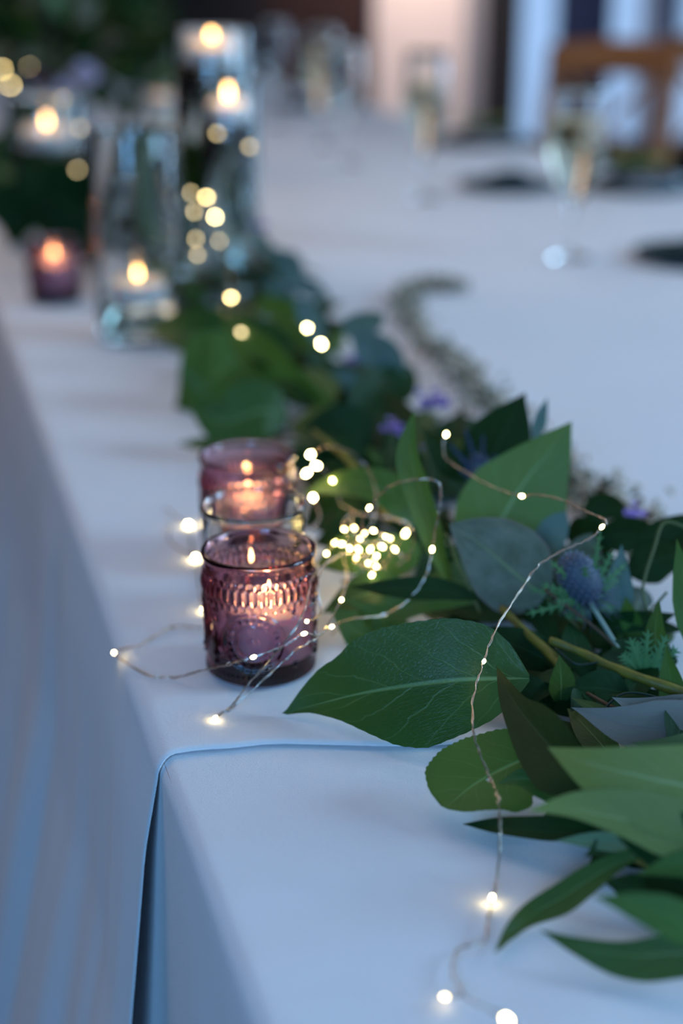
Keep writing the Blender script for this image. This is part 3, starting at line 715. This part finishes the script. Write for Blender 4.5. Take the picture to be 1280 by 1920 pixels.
# dried waxy flower strand lying behind the garland
dp = [(858, 540), (800, 536), (757, 560), (775, 610), (820, 660), (870, 700), (905, 745), (960, 810), (1050, 885), (1120, 935), (1200, 990)]
pts = catmull([onh(x, y, .010) for x, y in dp], 14)
ds = empty('dried_flower_strand', onh(870, 700, 0), 'strand of dried cream and brown flower buds on the white cloth behind the garland', 'dried flowers')
tube('stem', pts, .0012, M['stem_brown'], ds)
for mt, n_, sd in ((M['bud'], 900, 1), (M['bud_green'], 260, 2), (M['stem_brown'], 160, 3)):
    r = random.Random(sd); V, Fc = [], []
    for k in range(n_):
        i = r.randrange(len(pts)); p = pts[i]; wd = .020 if i < 90 else .030
        c = p + Vector((r.gauss(0, .5) * wd, r.gauss(0, .5) * wd, r.uniform(-.007, .014)))
        c.z = max(c.z, TZ + .007)
        blob_v(c, (.0028, .0028, .0042), V, Fc, 5, 4, (r.gauss(0, 1), r.gauss(0, 1), 1.0))
        if k % 3 == 0: tube_v([p, c], .0004, 3, V, Fc)
    tag(mesh('bud', V, Fc, mt, ds), kind='stuff')
for k in range(34):
    i = r.randrange(len(pts)); p = pts[i]; a = r.uniform(0, 6.28)
    wild(p, p + Vector((math.cos(a), math.sin(a), .5)) * .022, (0, -.3, 1), .009, hD, ds, 'lance', n=5, nv=2)

# ------------------------------------------------------------------ candles and candle glasses
def flame(parent, c, s=1.0):
    prof = [(0, 0), (.0022, .001), (.0038, .0045), (.0036, .009), (.0022, .0145), (.0009, .019), (0, .022)]
    return lathe('flame', [(r_ * s, z * s) for r_, z in prof], c, M['flame_near' if parent.location.y < 1.2 else 'flame'], parent, 12)
def candle(name, c, r_, h, label, cat='candle', group=None, fs=1.0, taper=.94):
    root = empty(name, c, label, cat, group)
    lathe('wax', [(0, 0), (r_ * .92, 0), (r_ * taper, h * .06), (r_, h * .9), (r_ * .97, h * .985), (r_ * .9, h), (r_ * .5, h * .97), (0, h * .955)], c, M['wax'], root, 40)
    tube('wick', [Vector(c) + Vector((0, 0, h * .95)), Vector(c) + Vector((.0006, 0, h * .95 + .006))], .0008, M['wick'], root)
    flame(root, Vector(c) + Vector((.0004, 0, h * .95 + .0045)), fs)
    return root
VH, VR = .083, .035
def emboss(a, z):
    """relief height (m) of the pressed pattern at angle a and height z"""
    d = 0.0
    # three rows of beads / pillars under the rim
    nb = 44
    for z0, hz, amp, ph in ((.0688, .0024, .0011, 0), (.0618, .0056, .0021, .5), (.0545, .0026, .0014, 0)):
        x = ((a / (2 * math.pi) * nb + ph) % 1.0 - .5) * 2; y = (z - z0) / hz
        q = x * x * 1.15 + y * y
        if q < 1: d = max(d, amp * math.sqrt(1 - q))
    # four medallions
    for k in range(4):
        ac = R(-100) + k * math.pi / 2; da = (a - ac + math.pi) % (2 * math.pi) - math.pi
        x = da * VR; y = z - .0320; rr = math.hypot(x, y)
        if rr < .0215:
            d = max(d, .0018 * math.exp(-((rr - .0195) / .0009) ** 2), .0013 * math.exp(-((rr - .0112) / .0007) ** 2))
            pa = math.atan2(y, x); nb2 = 22; tt_ = (pa / (2 * math.pi) * nb2 % 1 - .5) * 2
            q = (tt_ * 1.1) ** 2 + ((rr - .0155) / .0022) ** 2
            if q < 1: d = max(d, .0019 * math.sqrt(1 - q))
            q = (rr / .004) ** 2
            if q < 1: d = max(d, .0019 * math.sqrt(1 - q))
        else:
            # beads in the corners between medallions
            for yc in (.0480, .0160):
                x2 = ((da + math.pi / 4) % (math.pi / 2) - math.pi / 4) 
            xx = (abs(da) - math.pi / 4) * VR
            for yc, s in ((.0500, .0022), (.0440, .0030), (.0200, .0030), (.0140, .0022)):
                q = (xx / s) ** 2 + ((z - yc) / s) ** 2
                if q < 1: d = max(d, .0019 * math.sqrt(1 - q))
    # ribs round the foot
    if z < .0095: d = max(d, .0006 * abs(math.sin(a * 30)) * min(1, (.0095 - z) / .002) * min(1, z / .003))
    return d
def votive_mesh(pattern, R_=VR, Hh=VH, t_=.0035, base=.013):
    n = 352 if pattern else 64; V = []; Fc = []
    zs = list(np.linspace(.003, Hh - .006, 120 if pattern else 12))
    outer = [(R_ * .86, 0), (R_ * .93, .0006), (R_ * .975, .0018)] + [(R_ * (1 - .02 * math.sin(math.pi * z / Hh) * 0), z) for z in zs] + \
            [(R_ * 1.0, Hh - .005), (R_ * 1.035, Hh - .0038), (R_ * 1.04, Hh - .002), (R_ * 1.02, Hh - .0004), (R_ * .985, Hh), (R_ * .945, Hh - .0008), (R_ * .925, Hh - .003)]
    inner = [(R_ - t_, Hh - .008), (R_ - t_, Hh * .6), (R_ - t_ - .0006, base + .006), (R_ - t_ - .003, base + .001), (R_ * .6, base), (.0004, base)]
    prof = [(.0004, .0012), (R_ * .6, .0012), (R_ * .8, .0004)] + outer + inner
    for i, (r_, z) in enumerate(prof):
        isout = 6 <= i < 6 + len(zs)
        for j in range(n):
            a = 2 * math.pi * j / n; rr = r_ + (emboss(a, z) if pattern and isout else 0)
            V.append(Vector((rr * math.cos(a), rr * math.sin(a), z)))
    Fc = grid_faces(len(prof), n, True)
    Fc.append(tuple(range(n))[::-1]); b_ = (len(prof) - 1) * n; Fc.append(tuple(b_ + j for j in range(n)))
    return V, Fc
pv, pf = votive_mesh(True)
def votive(x, y, mt, label, me=None, pattern=True, z=TZ + GH, grp=None):
    if me is None:
        o = mesh('candle_glass', *( (pv, pf) if pattern else votive_mesh(False)), mt)
        me = o.data
    else: o = bpy.data.objects.new('candle_glass', me); C.objects.link(o)
    o.location = (x, y, z); tag(o, label, 'candle holder', grp); return o
v1 = votive(-.052, .828, M['purple_glass'], 'purple pressed-glass votive holder nearest the camera, beaded pattern with round medallion'); v1.rotation_euler.z = R(6)
votive(-.0605, .908, M['clear'], 'plain clear glass votive holder between the two purple ones', pattern=False)
votive(-.071, 1.015, M['purple_glass'], 'purple pressed-glass votive holder at the rear of the row of three', me=v1.data)
votive(-.395, 1.95, M['purple_glass'], 'purple glass votive holder at the left of the water-filled vases', me=v1.data)
candle('votive_candle', (-.046, .824, TZ + GH + .0135), .0255, .031, 'short white votive candle burning inside the nearest purple glass', fs=.62)
candle('votive_candle', (-.071, 1.015, TZ + GH + .0135), .0245, .030, 'short white votive candle burning inside the rear purple glass of the row', fs=.6)
candle('votive_candle', (-.395, 1.95, TZ + GH + .0135), .0265, .040, 'short white votive candle in the purple glass left of the vases', fs=.75)

def vase(x, y, r_, h, water, label, cand_label, cr=None, ch=.022, fs=1.3):
    z = TZ + GH; t_ = .003
    prof = [(.0005, 0), (r_ * .92, 0), (r_ * .985, .0015), (r_, .005), (r_, h * .5), (r_, h - .002), (r_ - .0008, h - .0002), (r_ - .0022, h - .0002), (r_ - t_, h - .002),
            (r_ - t_, h * .5), (r_ - t_, .014), (r_ - t_ - .003, .0105), (.0005, .010)]
    V, Fc = lathe_v(prof, (x, y, z), 64); n = 64
    Fc.append(tuple(range(n))[::-1]); b_ = (len(prof) - 1) * n; Fc.append(tuple(b_ + j for j in range(n)))
    root = empty('cylinder_vase', (x, y, z), label, 'vase')
    mesh('glass', V, Fc, M['clear'], root)
    if water:
        q = r_ - t_ - .0004
        wv, wf = lathe_v([(.0005, .0108), (q - .003, .0108), (q, .0145), (q, water), (.0005, water)], (x, y, z), 48)
        wf.append(tuple(range(48))[::-1]); wf.append(tuple(4 * 48 + j for j in range(48)))
        tag(mesh('water', wv, wf, M['water']), 'clear water filling ' + cand_label[1], 'water')
    cr = cr or (r_ - t_) * .78
    candle('floating_candle', (x, y, z + (water or .011) + .0008), cr, ch, cand_label[0], fs=fs, taper=.8)
vase(-.25, 1.735, .052, .250, .045, 'short glass cylinder vase in front, beside the purple votive, a candle burning low inside', ('white floating candle burning low in the front cylinder vase', 'the bottom of the front cylinder vase'), fs=.75)
vase(-.184, 2.12, .056, .352, .300, 'tallest glass cylinder vase, filled nearly to the rim', ('wide white floating candle at the top of the tallest vase', 'the tallest cylinder vase'), fs=.95)
vase(-.150, 1.955, .040, .290, .235, 'narrow glass cylinder vase standing just before the tallest one', ('white floating candle in the narrow vase before the tallest one', 'the narrow cylinder vase'), fs=.95)
vase(-.466, 2.32, .060, .245, .165, 'wide glass cylinder vase at the left behind the purple votive', ('wide white floating candle in the left vase behind the purple votive', 'the wide cylinder vase at the left'), fs=.8)
vase(-.43, 3.55, .050, .21, .13, 'distant glass cylinder vase seen left of the tallest one', ('white floating candle glimpsed just left of the tallest vase', 'the distant cylinder vase'), fs=.7)
o = votive(-.735, 3.0, M['clear'], 'clear votive holder glowing pink at the left edge of the picture', pattern=False)
candle('votive_candle', (-.735, 3.0, TZ + GH + .0135), .028, .055, 'blush candle glowing in the votive at the left edge', fs=1.1)

# ------------------------------------------------------------------ fairy lights
def bulb(parent, p, lvl='bulb', s=1.0, axis=None):
    V, Fc = [], []; blob_v(p, (.0017 * s, .0017 * s, .0028 * s), V, Fc, 10, 8, axis or (.3, .2, 1))
    return mesh('bulb', V, Fc, M[lvl], parent)
def string(root, strands, r_=.00052, jit=.0008, seed=0, near=0):
    """each strand: list of points; a point may end with 'b','m','d' (bulb) or 'c' (clear unlit bead)"""
    rr = random.Random(seed)
    for st in strands:
        pts = []; marks = []
        for q in st:
            k = q[-1] if isinstance(q[-1], str) else None
            qq = q[:-1] if k else q
            p = P(qq)
            if p.z < TZ + GH + .0006: p.z = TZ + GH + .0006
            if k: marks.append((p.copy(), k, len(pts)))
            pts.append(p)
        sm_ = catmull(pts, 9)
        sm_ = [p + Vector((rr.gauss(0, 1), rr.gauss(0, 1), rr.gauss(0, .5))) * jit * .35 if 0 < i < len(sm_) - 1 else p for i, p in enumerate(sm_)]
        for p in sm_: p.z = max(p.z, TZ + GH + .0005)
        # a pair of thin strands twisted together
        V, Fc = [], []; A = []; B = []
        for i, p in enumerate(sm_):
            a = i * .55; o_ = Vector((math.cos(a), .3 * math.sin(a), math.sin(a))) * r_ * .75; A.append(p + o_); B.append(p - o_)
        tube_v(A, r_ * .62, 5, V, Fc); tube_v(B, r_ * .62, 5, V, Fc)
        mesh('wire', V, Fc, M['wire'], root)
        for p, k, i in marks:
            ax = pts[min(i + 1, len(pts) - 1)] - pts[max(i - 1, 0)]
            if k == 'c':
                V, Fc = [], []; blob_v(p, (.0014, .0014, .0026), V, Fc, 10, 8, ax); mesh('bead', V, Fc, M['bead'], root)
            else: bulb(root, p, {'b': 'bulb_near' if near else 'bulb', 'm': 'bulb_mid', 'd': 'bulb_dim'}[k], .68 if near else 1.0, ax)
s1 = empty('fairy_lights', onh(922, 1700, 0), 'fairy light wire rising from the bottom of picture over the big leaf and thistle', 'fairy lights', 'fairy lights')
string(s1, [
    [(1010, 1990, .47, ), (950, 1912, .455, 'b'), (900, 1885, .48), (868, 1868), (848, 1830, None), (852, 1795), (868, 1779), (905, 1773), (916, 1730), (922, 1692, .578, 'b'),
     (932, 1640, .592), (937, 1575, .605), (934, 1500, .625), (918, 1460, .645, 'c'), (898, 1410, .66), (886, 1360, .675), (889, 1300, .70), (907, 1240, .725, 'b'), (930, 1180, .75),
     (975, 1108, .775), (1010, 1060, .79), (1060, 1030, .80), (1105, 1010, .805), (1128, 988, .81, 'm'), (1135, 975, .815), (1100, 960, .83), (1055, 938, .845), (1010, 928, .86), (978, 930, .87, 'b'),
     (935, 918, .885), (880, 890, .91), (838, 862, .93), (830, 835, .94), (836, 815, .945, 'b')],
    [(868, 1868), (850, 1874), (834, 1869, .506, 'd')]], near=1)
s2 = empty('fairy_lights', onh(405, 1362, 0), 'fairy light wires looping round the nearest candle glass onto the white cloth', 'fairy lights', 'fairy lights')
string(s2, [
    [(665, 1035, .90), (672, 1000, .89), (692, 952, .885, 'b'), (725, 916, .88), (770, 900, .875), (820, 903, .87), (826, 940, .868), (818, 985, .866), (810, 1030, .864, 'b'), (800, 1075, .86), (770, 1120, .855),
     (722, 1152, .85, 'c'), (660, 1160, .83), (622, 1175, .80, 'b'), (595, 1192, .785), (570, 1188, .778, 'b'), (530, 1212, .775), (475, 1232, .772, 'b'), (430, 1245, .775, 'c'), (385, 1256, .79), (325, 1274), (280, 1270),
     (215, 1243, .845, 'b'), (262, 1212), (325, 1192, .885, 'c'), (380, 1180)],
    [(640, 1040, .875), (590, 1075, .82), (575, 1130, .785), (552, 1180, .775), (500, 1245, .772), (460, 1290, .77), (430, 1335, .768, 'c'), (404, 1364, .757, 'b')],
    [(404, 1364, .757), (440, 1322, .765), (520, 1250, .771), (556, 1218, .775), (600, 1190, .79), (640, 1125, .83, 'b'), (655, 1080, .86)],
    [(665, 1035, .90), (620, 1048, .86), (596, 1090, .825), (600, 1150, .81), (575, 1165, .78, 'm')]], seed=5, near=1)
s3 = empty('fairy_lights', onh(690, 1060, 0), 'bunched fairy lights glowing in a tangle beside the candle glasses', 'fairy lights', 'fairy lights')
string(s3, [
    [(582, 852, 1.03, 'b'), (612, 838, 1.02), (660, 850, 1.01), (692, 885, 1.0), (705, 930, .98), (700, 975, .96), (680, 1010, .93)],
    [(575, 887, 1.03, 'b'), (593, 873, 1.03, 'b'), (625, 902, 1.02, 'b'), (640, 945, 1.0), (680, 965, .98), (740, 975, .96), (765, 990, .95), (760, 1000, .95, 'm')],
    [(587, 933, 1.0, 'b'), (600, 965, .98), (590, 985, .97, 'c'), (560, 1000, .98), (540, 1040, 1.0)],
    [(640, 985, .96), (660, 965, .96), (720, 968, .955), (768, 985, .95), (772, 1030, .95), (745, 1060, .94)],
    [(355, 1018, 1.08, 'b'), (330, 985, 1.10), (310, 970, 1.12)], [(355, 1018, 1.08), (362, 1040), (367, 1056, 1.01, 'b'), (375, 1120), (384, 1162, .915, 'm')],
    [(367, 1056, 1.01), (320, 1020), (318, 985)]], seed=6)
r = random.Random(21); cl = [(612, 1038), (628, 1018), (634, 1042), (650, 1006), (655, 1028), (668, 1045), (675, 1010), (683, 1000), (688, 1066), (700, 1050), (706, 1042), (712, 1066), (697, 1078), (680, 1075), (694, 1030), (722, 1006), (730, 1010), (740, 1030), (716, 1025), (645, 992), (664, 990), (700, 995), (640, 1020), (672, 1030), (705, 1062), (690, 1056), (760, 1000)]
strand = []
for i, (x, y) in enumerate(cl):
    strand.append((x, y, r.uniform(.90, .955), 'm'))
    if i % 2: strand.append((x + r.uniform(-30, 30), y + r.uniform(-24, 24), r.uniform(.90, .95)))
string(s3, [strand, [(700, 1060, .93), (690, 1120, .9), (660, 1160, .88), (620, 1190, .86)], [(720, 1050, .94), (715, 1090, .92), (690, 1130, .9)], [(640, 1030, .93), (650, 1080, .91), (640, 1124, .88)]], seed=7, near=1)
s4 = empty('fairy_lights', onh(500, 600, 0), 'distant fairy lights blurred into round dots on the far garland', 'fairy lights', 'fairy lights')
string(s4, [
    [(602, 645, 1.32, 'b'), (590, 630, 1.33), (576, 615, 1.34, 'b'), (530, 600, 1.48), (480, 590, 1.5), (433, 558, 1.52, 'm'), (420, 590, 1.5), (452, 623, 1.42, 'd'), (440, 600, 1.5), (430, 500, 1.6), (403, 407, 1.72, 'b'), (395, 390, 1.72),
     (387, 370, 1.73, 'm'), (370, 385, 1.72), (364, 397, 1.7, 'd'), (358, 362, 1.72, 'd'), (366, 420, 1.7), (367, 448, 1.7, 'd'), (370, 478, 1.68, 'd'), (390, 465, 1.72), (411, 452, 1.75, 'd')],
    [(407, 250, 1.85, 'd'), (440, 262, 1.85), (468, 275, 1.85, 'd')],
    [(150, 240, 2.15, 'd'), (145, 318, 2.1, 'd'), (120, 250, 2.15), (118, 185, 2.2, 'd'), (55, 125, 2.4, 'd'), (20, 160, 2.4, 'm'), (4, 130, 2.4, 'm'), (-20, 180, 2.4), (30, 185, 2.4, 'd')]], seed=8)

# ------------------------------------------------------------------ glassware
def flute(px, fy, rim_py, br, label, champ=.75, foot=.034, stem_h=.085):
    c = onh(px, fy, GH); D = c.y; h = (CAM.z - (TZ + GH)) - (CAM.z - onY(px, rim_py, D).z)
    z = TZ + GH; root = empty('champagne_flute' if champ else 'wine_glass', (c.x, c.y, z), label, 'glass')
    bh = h - stem_h; t_ = .0016
    def bow(f): return br * (0.18 + 0.82 * min(1, (f / .45)) ** .6) if f < .45 else br * (1 - .10 * (f - .45) / .55)
    out = [(.0005, 0), (foot, 0), (foot, .0012), (foot * .5, .004), (.005, .009), (.0036, .02), (.0036, stem_h * .8), (.006, stem_h - .003)]
    out += [(max(bow(f), .006), stem_h + bh * f) for f in np.linspace(.02, 1, 14)]
    inn = [(max(bow(f) - t_, .003), stem_h + .004 + (bh - .004) * f) for f in np.linspace(1, .05, 12)] + [(.0005, stem_h + .006)]
    V, Fc = lathe_v(out + inn, (c.x, c.y, z), 40)
    Fc.append(tuple(range(40))[::-1]); b_ = (len(out + inn) - 1) * 40; Fc.append(tuple(b_ + j for j in range(40)))
    mesh('glass', V, Fc, M['clear'], root)
    if champ:
        fl = [(.0005, stem_h + .0075)] + [(max(bow(f) - t_ - .0003, .002), stem_h + .0045 + (bh - .004) * f) for f in np.linspace(.06, champ, 9)]
        fl.append((.0005, fl[-1][1])); V, Fc = lathe_v(fl, (c.x, c.y, z), 32)
        Fc.append(tuple(range(32))[::-1]); b_ = (len(fl) - 1) * 32; Fc.append(tuple(b_ + j for j in range(32)))
        tag(mesh('champagne', V, Fc, M['champagne']), 'champagne in the ' + label.split(',')[0], 'drink')
flute(1068, 482, 158, .046, 'large flute nearest at the right, half full of champagne', .74)
flute(795, 372, 95, .044, 'flute standing before the cream pillar, holding champagne', .7)
flute(650, 308, 75, .040, 'empty wine glass just left of the cream pillar', 0)
flute(605, 275, 45, .046, 'flute between the tallest vase and the cream pillar, holding champagne', .8)
flute(518, 235, 35, .044, 'empty wine glass rising just behind the tallest vase', 0)
# ------------------------------------------------------------------ place settings
def setting(px, py, label, rr=.13, lift=0, napk=True, green=False):
    c = onh(px, py, GH); z = TZ + GH
    p = lathe('charger_plate', [(.001, 0), (rr * .7, 0), (rr, .010), (rr, .0125), (rr * .68, .004), (.001, .004)], (c.x, c.y, z), M['teal']); tag(p, 'dark teal charger plate under ' + label, 'plate')
    if green:
        q = lathe('side_plate', [(.001, 0), (rr * .5, 0), (rr * .74, .012), (rr * .74, .0145), (rr * .5, .004), (.001, .004)], (c.x, c.y, z + .0055), M['china']); tag(q, 'white plate with greenery on ' + label, 'plate')
    V, Fc = [], []; n = 14; r_ = random.Random(px)
    zb = z + (.012 if green else .006); hh = .03
    for i in range(n):
        for j in range(n):
            x, y = (i / (n - 1) - .5), (j / (n - 1) - .5)
            V.append(Vector((c.x + x * rr * (1.2 + .3 * y), c.y + y * rr * .8, zb + hh * max(0, math.cos(x * 3.1)) * (.6 + .4 * math.cos(y * 3.1)) + .008 * noise.noise(Vector((x * 7, y * 6, px))))))
    nk = mesh('napkin', V, grid_faces(n, n), M['teal']); s = nk.modifiers.new('t', 'SOLIDIFY'); s.thickness = .002
    tag(nk, 'folded dark teal napkin on ' + label, 'napkin')
    if green:
        e = empty('greenery_sprig', (c.x, c.y, zb + hh), 'small green sprig laid on the napkin of ' + label, 'greenery')
        for k in range(12):
            a = r_.uniform(0, 6.28); b0 = Vector((c.x, c.y, zb + hh)); wild(b0, b0 + Vector((math.cos(a) * .09, math.sin(a) * .05, .02)), (0, -.5, 1), .03, M['leaf_pale'], e, 'ovate', n=5, nv=2, floor=False)
setting(955, 352, 'the setting left of the large flute', .11)
setting(1195, 352, 'the setting before the wooden chair', .14, green=True)
setting(905, 268, 'the setting before the dark doorway', .16, green=True)
setting(1330, 486, 'the setting cut by the right edge of the picture', .12)
setting(600, 200, 'the distant setting behind the flutes', .16)

# ------------------------------------------------------------------ chairs
def chair(x, y, rz, label):
    root = empty('crossback_chair', (x, y, 0), label, 'chair', 'wooden chairs along the far side'); M3 = Matrix.Rotation(rz, 3, 'Z')
    def W(a, b_, c_): return Vector((x, y, 0)) + M3 @ Vector((a, b_, c_))
    # local: front is -y, back posts at +y
    bx = .21
    for s in (-1, 1):
        tube('back_post', catmull([W(s * .19, .20, 0), W(s * .195, .19, .45), W(s * .21, .24, .75), W(s * .20, .28, .95)]), .017, M['wood'], root, 10)
        tube('leg', [W(s * .19, -.20, 0), W(s * .175, -.18, .44)], .016, M['wood'], root, 10)
        tube('brace', catmull([W(s * .19, .21, .50), W(s * .05, .235, .70), W(-s * .19, .27, .93)]), .011, M['wood'], root, 8)
    V, Fc = [], []
    for i in range(13):
        f = -1 + i / 6; yy = .28 + .05 * (1 - f * f)
        for dz, dy in ((-.065, 0), (.04, .01), (.04, .03), (-.065, .02)): V.append(W(f * .225, yy + dy - .015, .94 + dz + .02 * (1 - f * f)))
    Fc = grid_faces(13, 4, True); Fc += [(3, 2, 1, 0), (48, 49, 50, 51)]
    mesh('top_rail', V, Fc, M['wood'], root)
    V, Fc = [], []
    for zz in (.44, .465):
        for i in range(24):
            a = 2 * math.pi * i / 24; V.append(W(.21 * math.copysign(abs(math.cos(a)) ** .6, math.cos(a)), .20 * math.copysign(abs(math.sin(a)) ** .6, math.sin(a)), zz))
    Fc = [tuple(range(24))[::-1], tuple(range(24, 48))] + [(i, (i + 1) % 24, 24 + (i + 1) % 24, 24 + i) for i in range(24)]
    mesh('seat', V, Fc, M['wood'], root, smooth=False)
    for a, b_ in (((-.18, -.19, .2), (.18, -.19, .2)), ((-.18, .2, .2), (.18, .2, .2)), ((-.185, -.19, .15), (-.19, .2, .15)), ((.185, -.19, .15), (.19, .2, .15))):
        tube('stretcher', [W(*a), W(*b_)], .009, M['wood'], root, 8)
chair(.68, 4.37, R(-35), 'wooden crossback chair at the far side of the table, behind the large flute')
chair(1.14, 5.0, R(-40), 'second wooden crossback chair, cut by the right edge of the picture')

# ------------------------------------------------------------------ centrepiece at the back left
cx, cyy = -.62, 3.0
bv = empty('flower_centrepiece', (cx, cyy + .35, TZ + GH), 'big dark leafy centrepiece towering behind the left candles', 'flower arrangement')
c = Vector((cx, cyy + .35, TZ + GH))
lathe('vase', [(.001, 0), (.05, 0), (.06, .03), (.045, .14), (.055, .19), (.05, .19), (.04, .14), (.001, .03)], c, M['shade_vase_grey'], bv)
r = random.Random(9)
for k in range(150):
    a = r.uniform(0, 6.28); el = r.uniform(-.15, 1.35); d = Vector((math.cos(a) * math.cos(el), math.sin(a) * math.cos(el) * .7, math.sin(el) * .8))
    b0 = c + Vector((0, 0, .22)) + d * r.uniform(.08, .26); L = r.uniform(.08, .13)
    dd = (d + Vector((r.gauss(0, .4), r.gauss(0, .4), r.gauss(0, .3)))).normalized()
    wild(b0, b0 + dd * L, (r.gauss(0, .5), -1, .7), L * r.uniform(.3, .5), r.choice([hD, hD, hD, M['leaf'], M['euc']]), bv, n=6, nv=2)
for k in range(10):
    a = r.uniform(0, 6.28); d = Vector((math.cos(a) * .5, math.sin(a) * .4, 1)).normalized(); tube('stem', [c + Vector((0, 0, .12)), c + Vector((0, 0, .2)) + d * .2], .002, M['stem_green'], bv)
def rose(px, py, Y, s, mt, label):
    c = P((px, py, Y)); root = empty('rose', c, label, 'flower'); r_ = random.Random(px)
    for k in range(18):
        a = k * 2.4; rr = s * (.15 + .8 * k / 18); wild(c + Vector((math.cos(a), math.sin(a) * .9, -.3)) * rr * .3, c + Vector((math.cos(a) * rr, math.sin(a) * rr, s * (.8 - .7 * k / 18))), (-math.cos(a), -math.sin(a), .8), s * .9, mt, root, 'round', bend=.2, n=5, nv=4, name='petal')
    tube('stem', [c, Vector((c.x * .98, c.y + .1, c.z - .08))], .003, M['stem_green'], root)
rose(160, 155, 3.0, .055, M['white_petal'], 'white rose below the dark leafy centrepiece')
rose(118, 178, 2.75, .035, M['white_petal'], 'small pale rose over the left vase')
rose(78, 160, 2.95, .045, M['plum'], 'dark plum rose next to the white one')
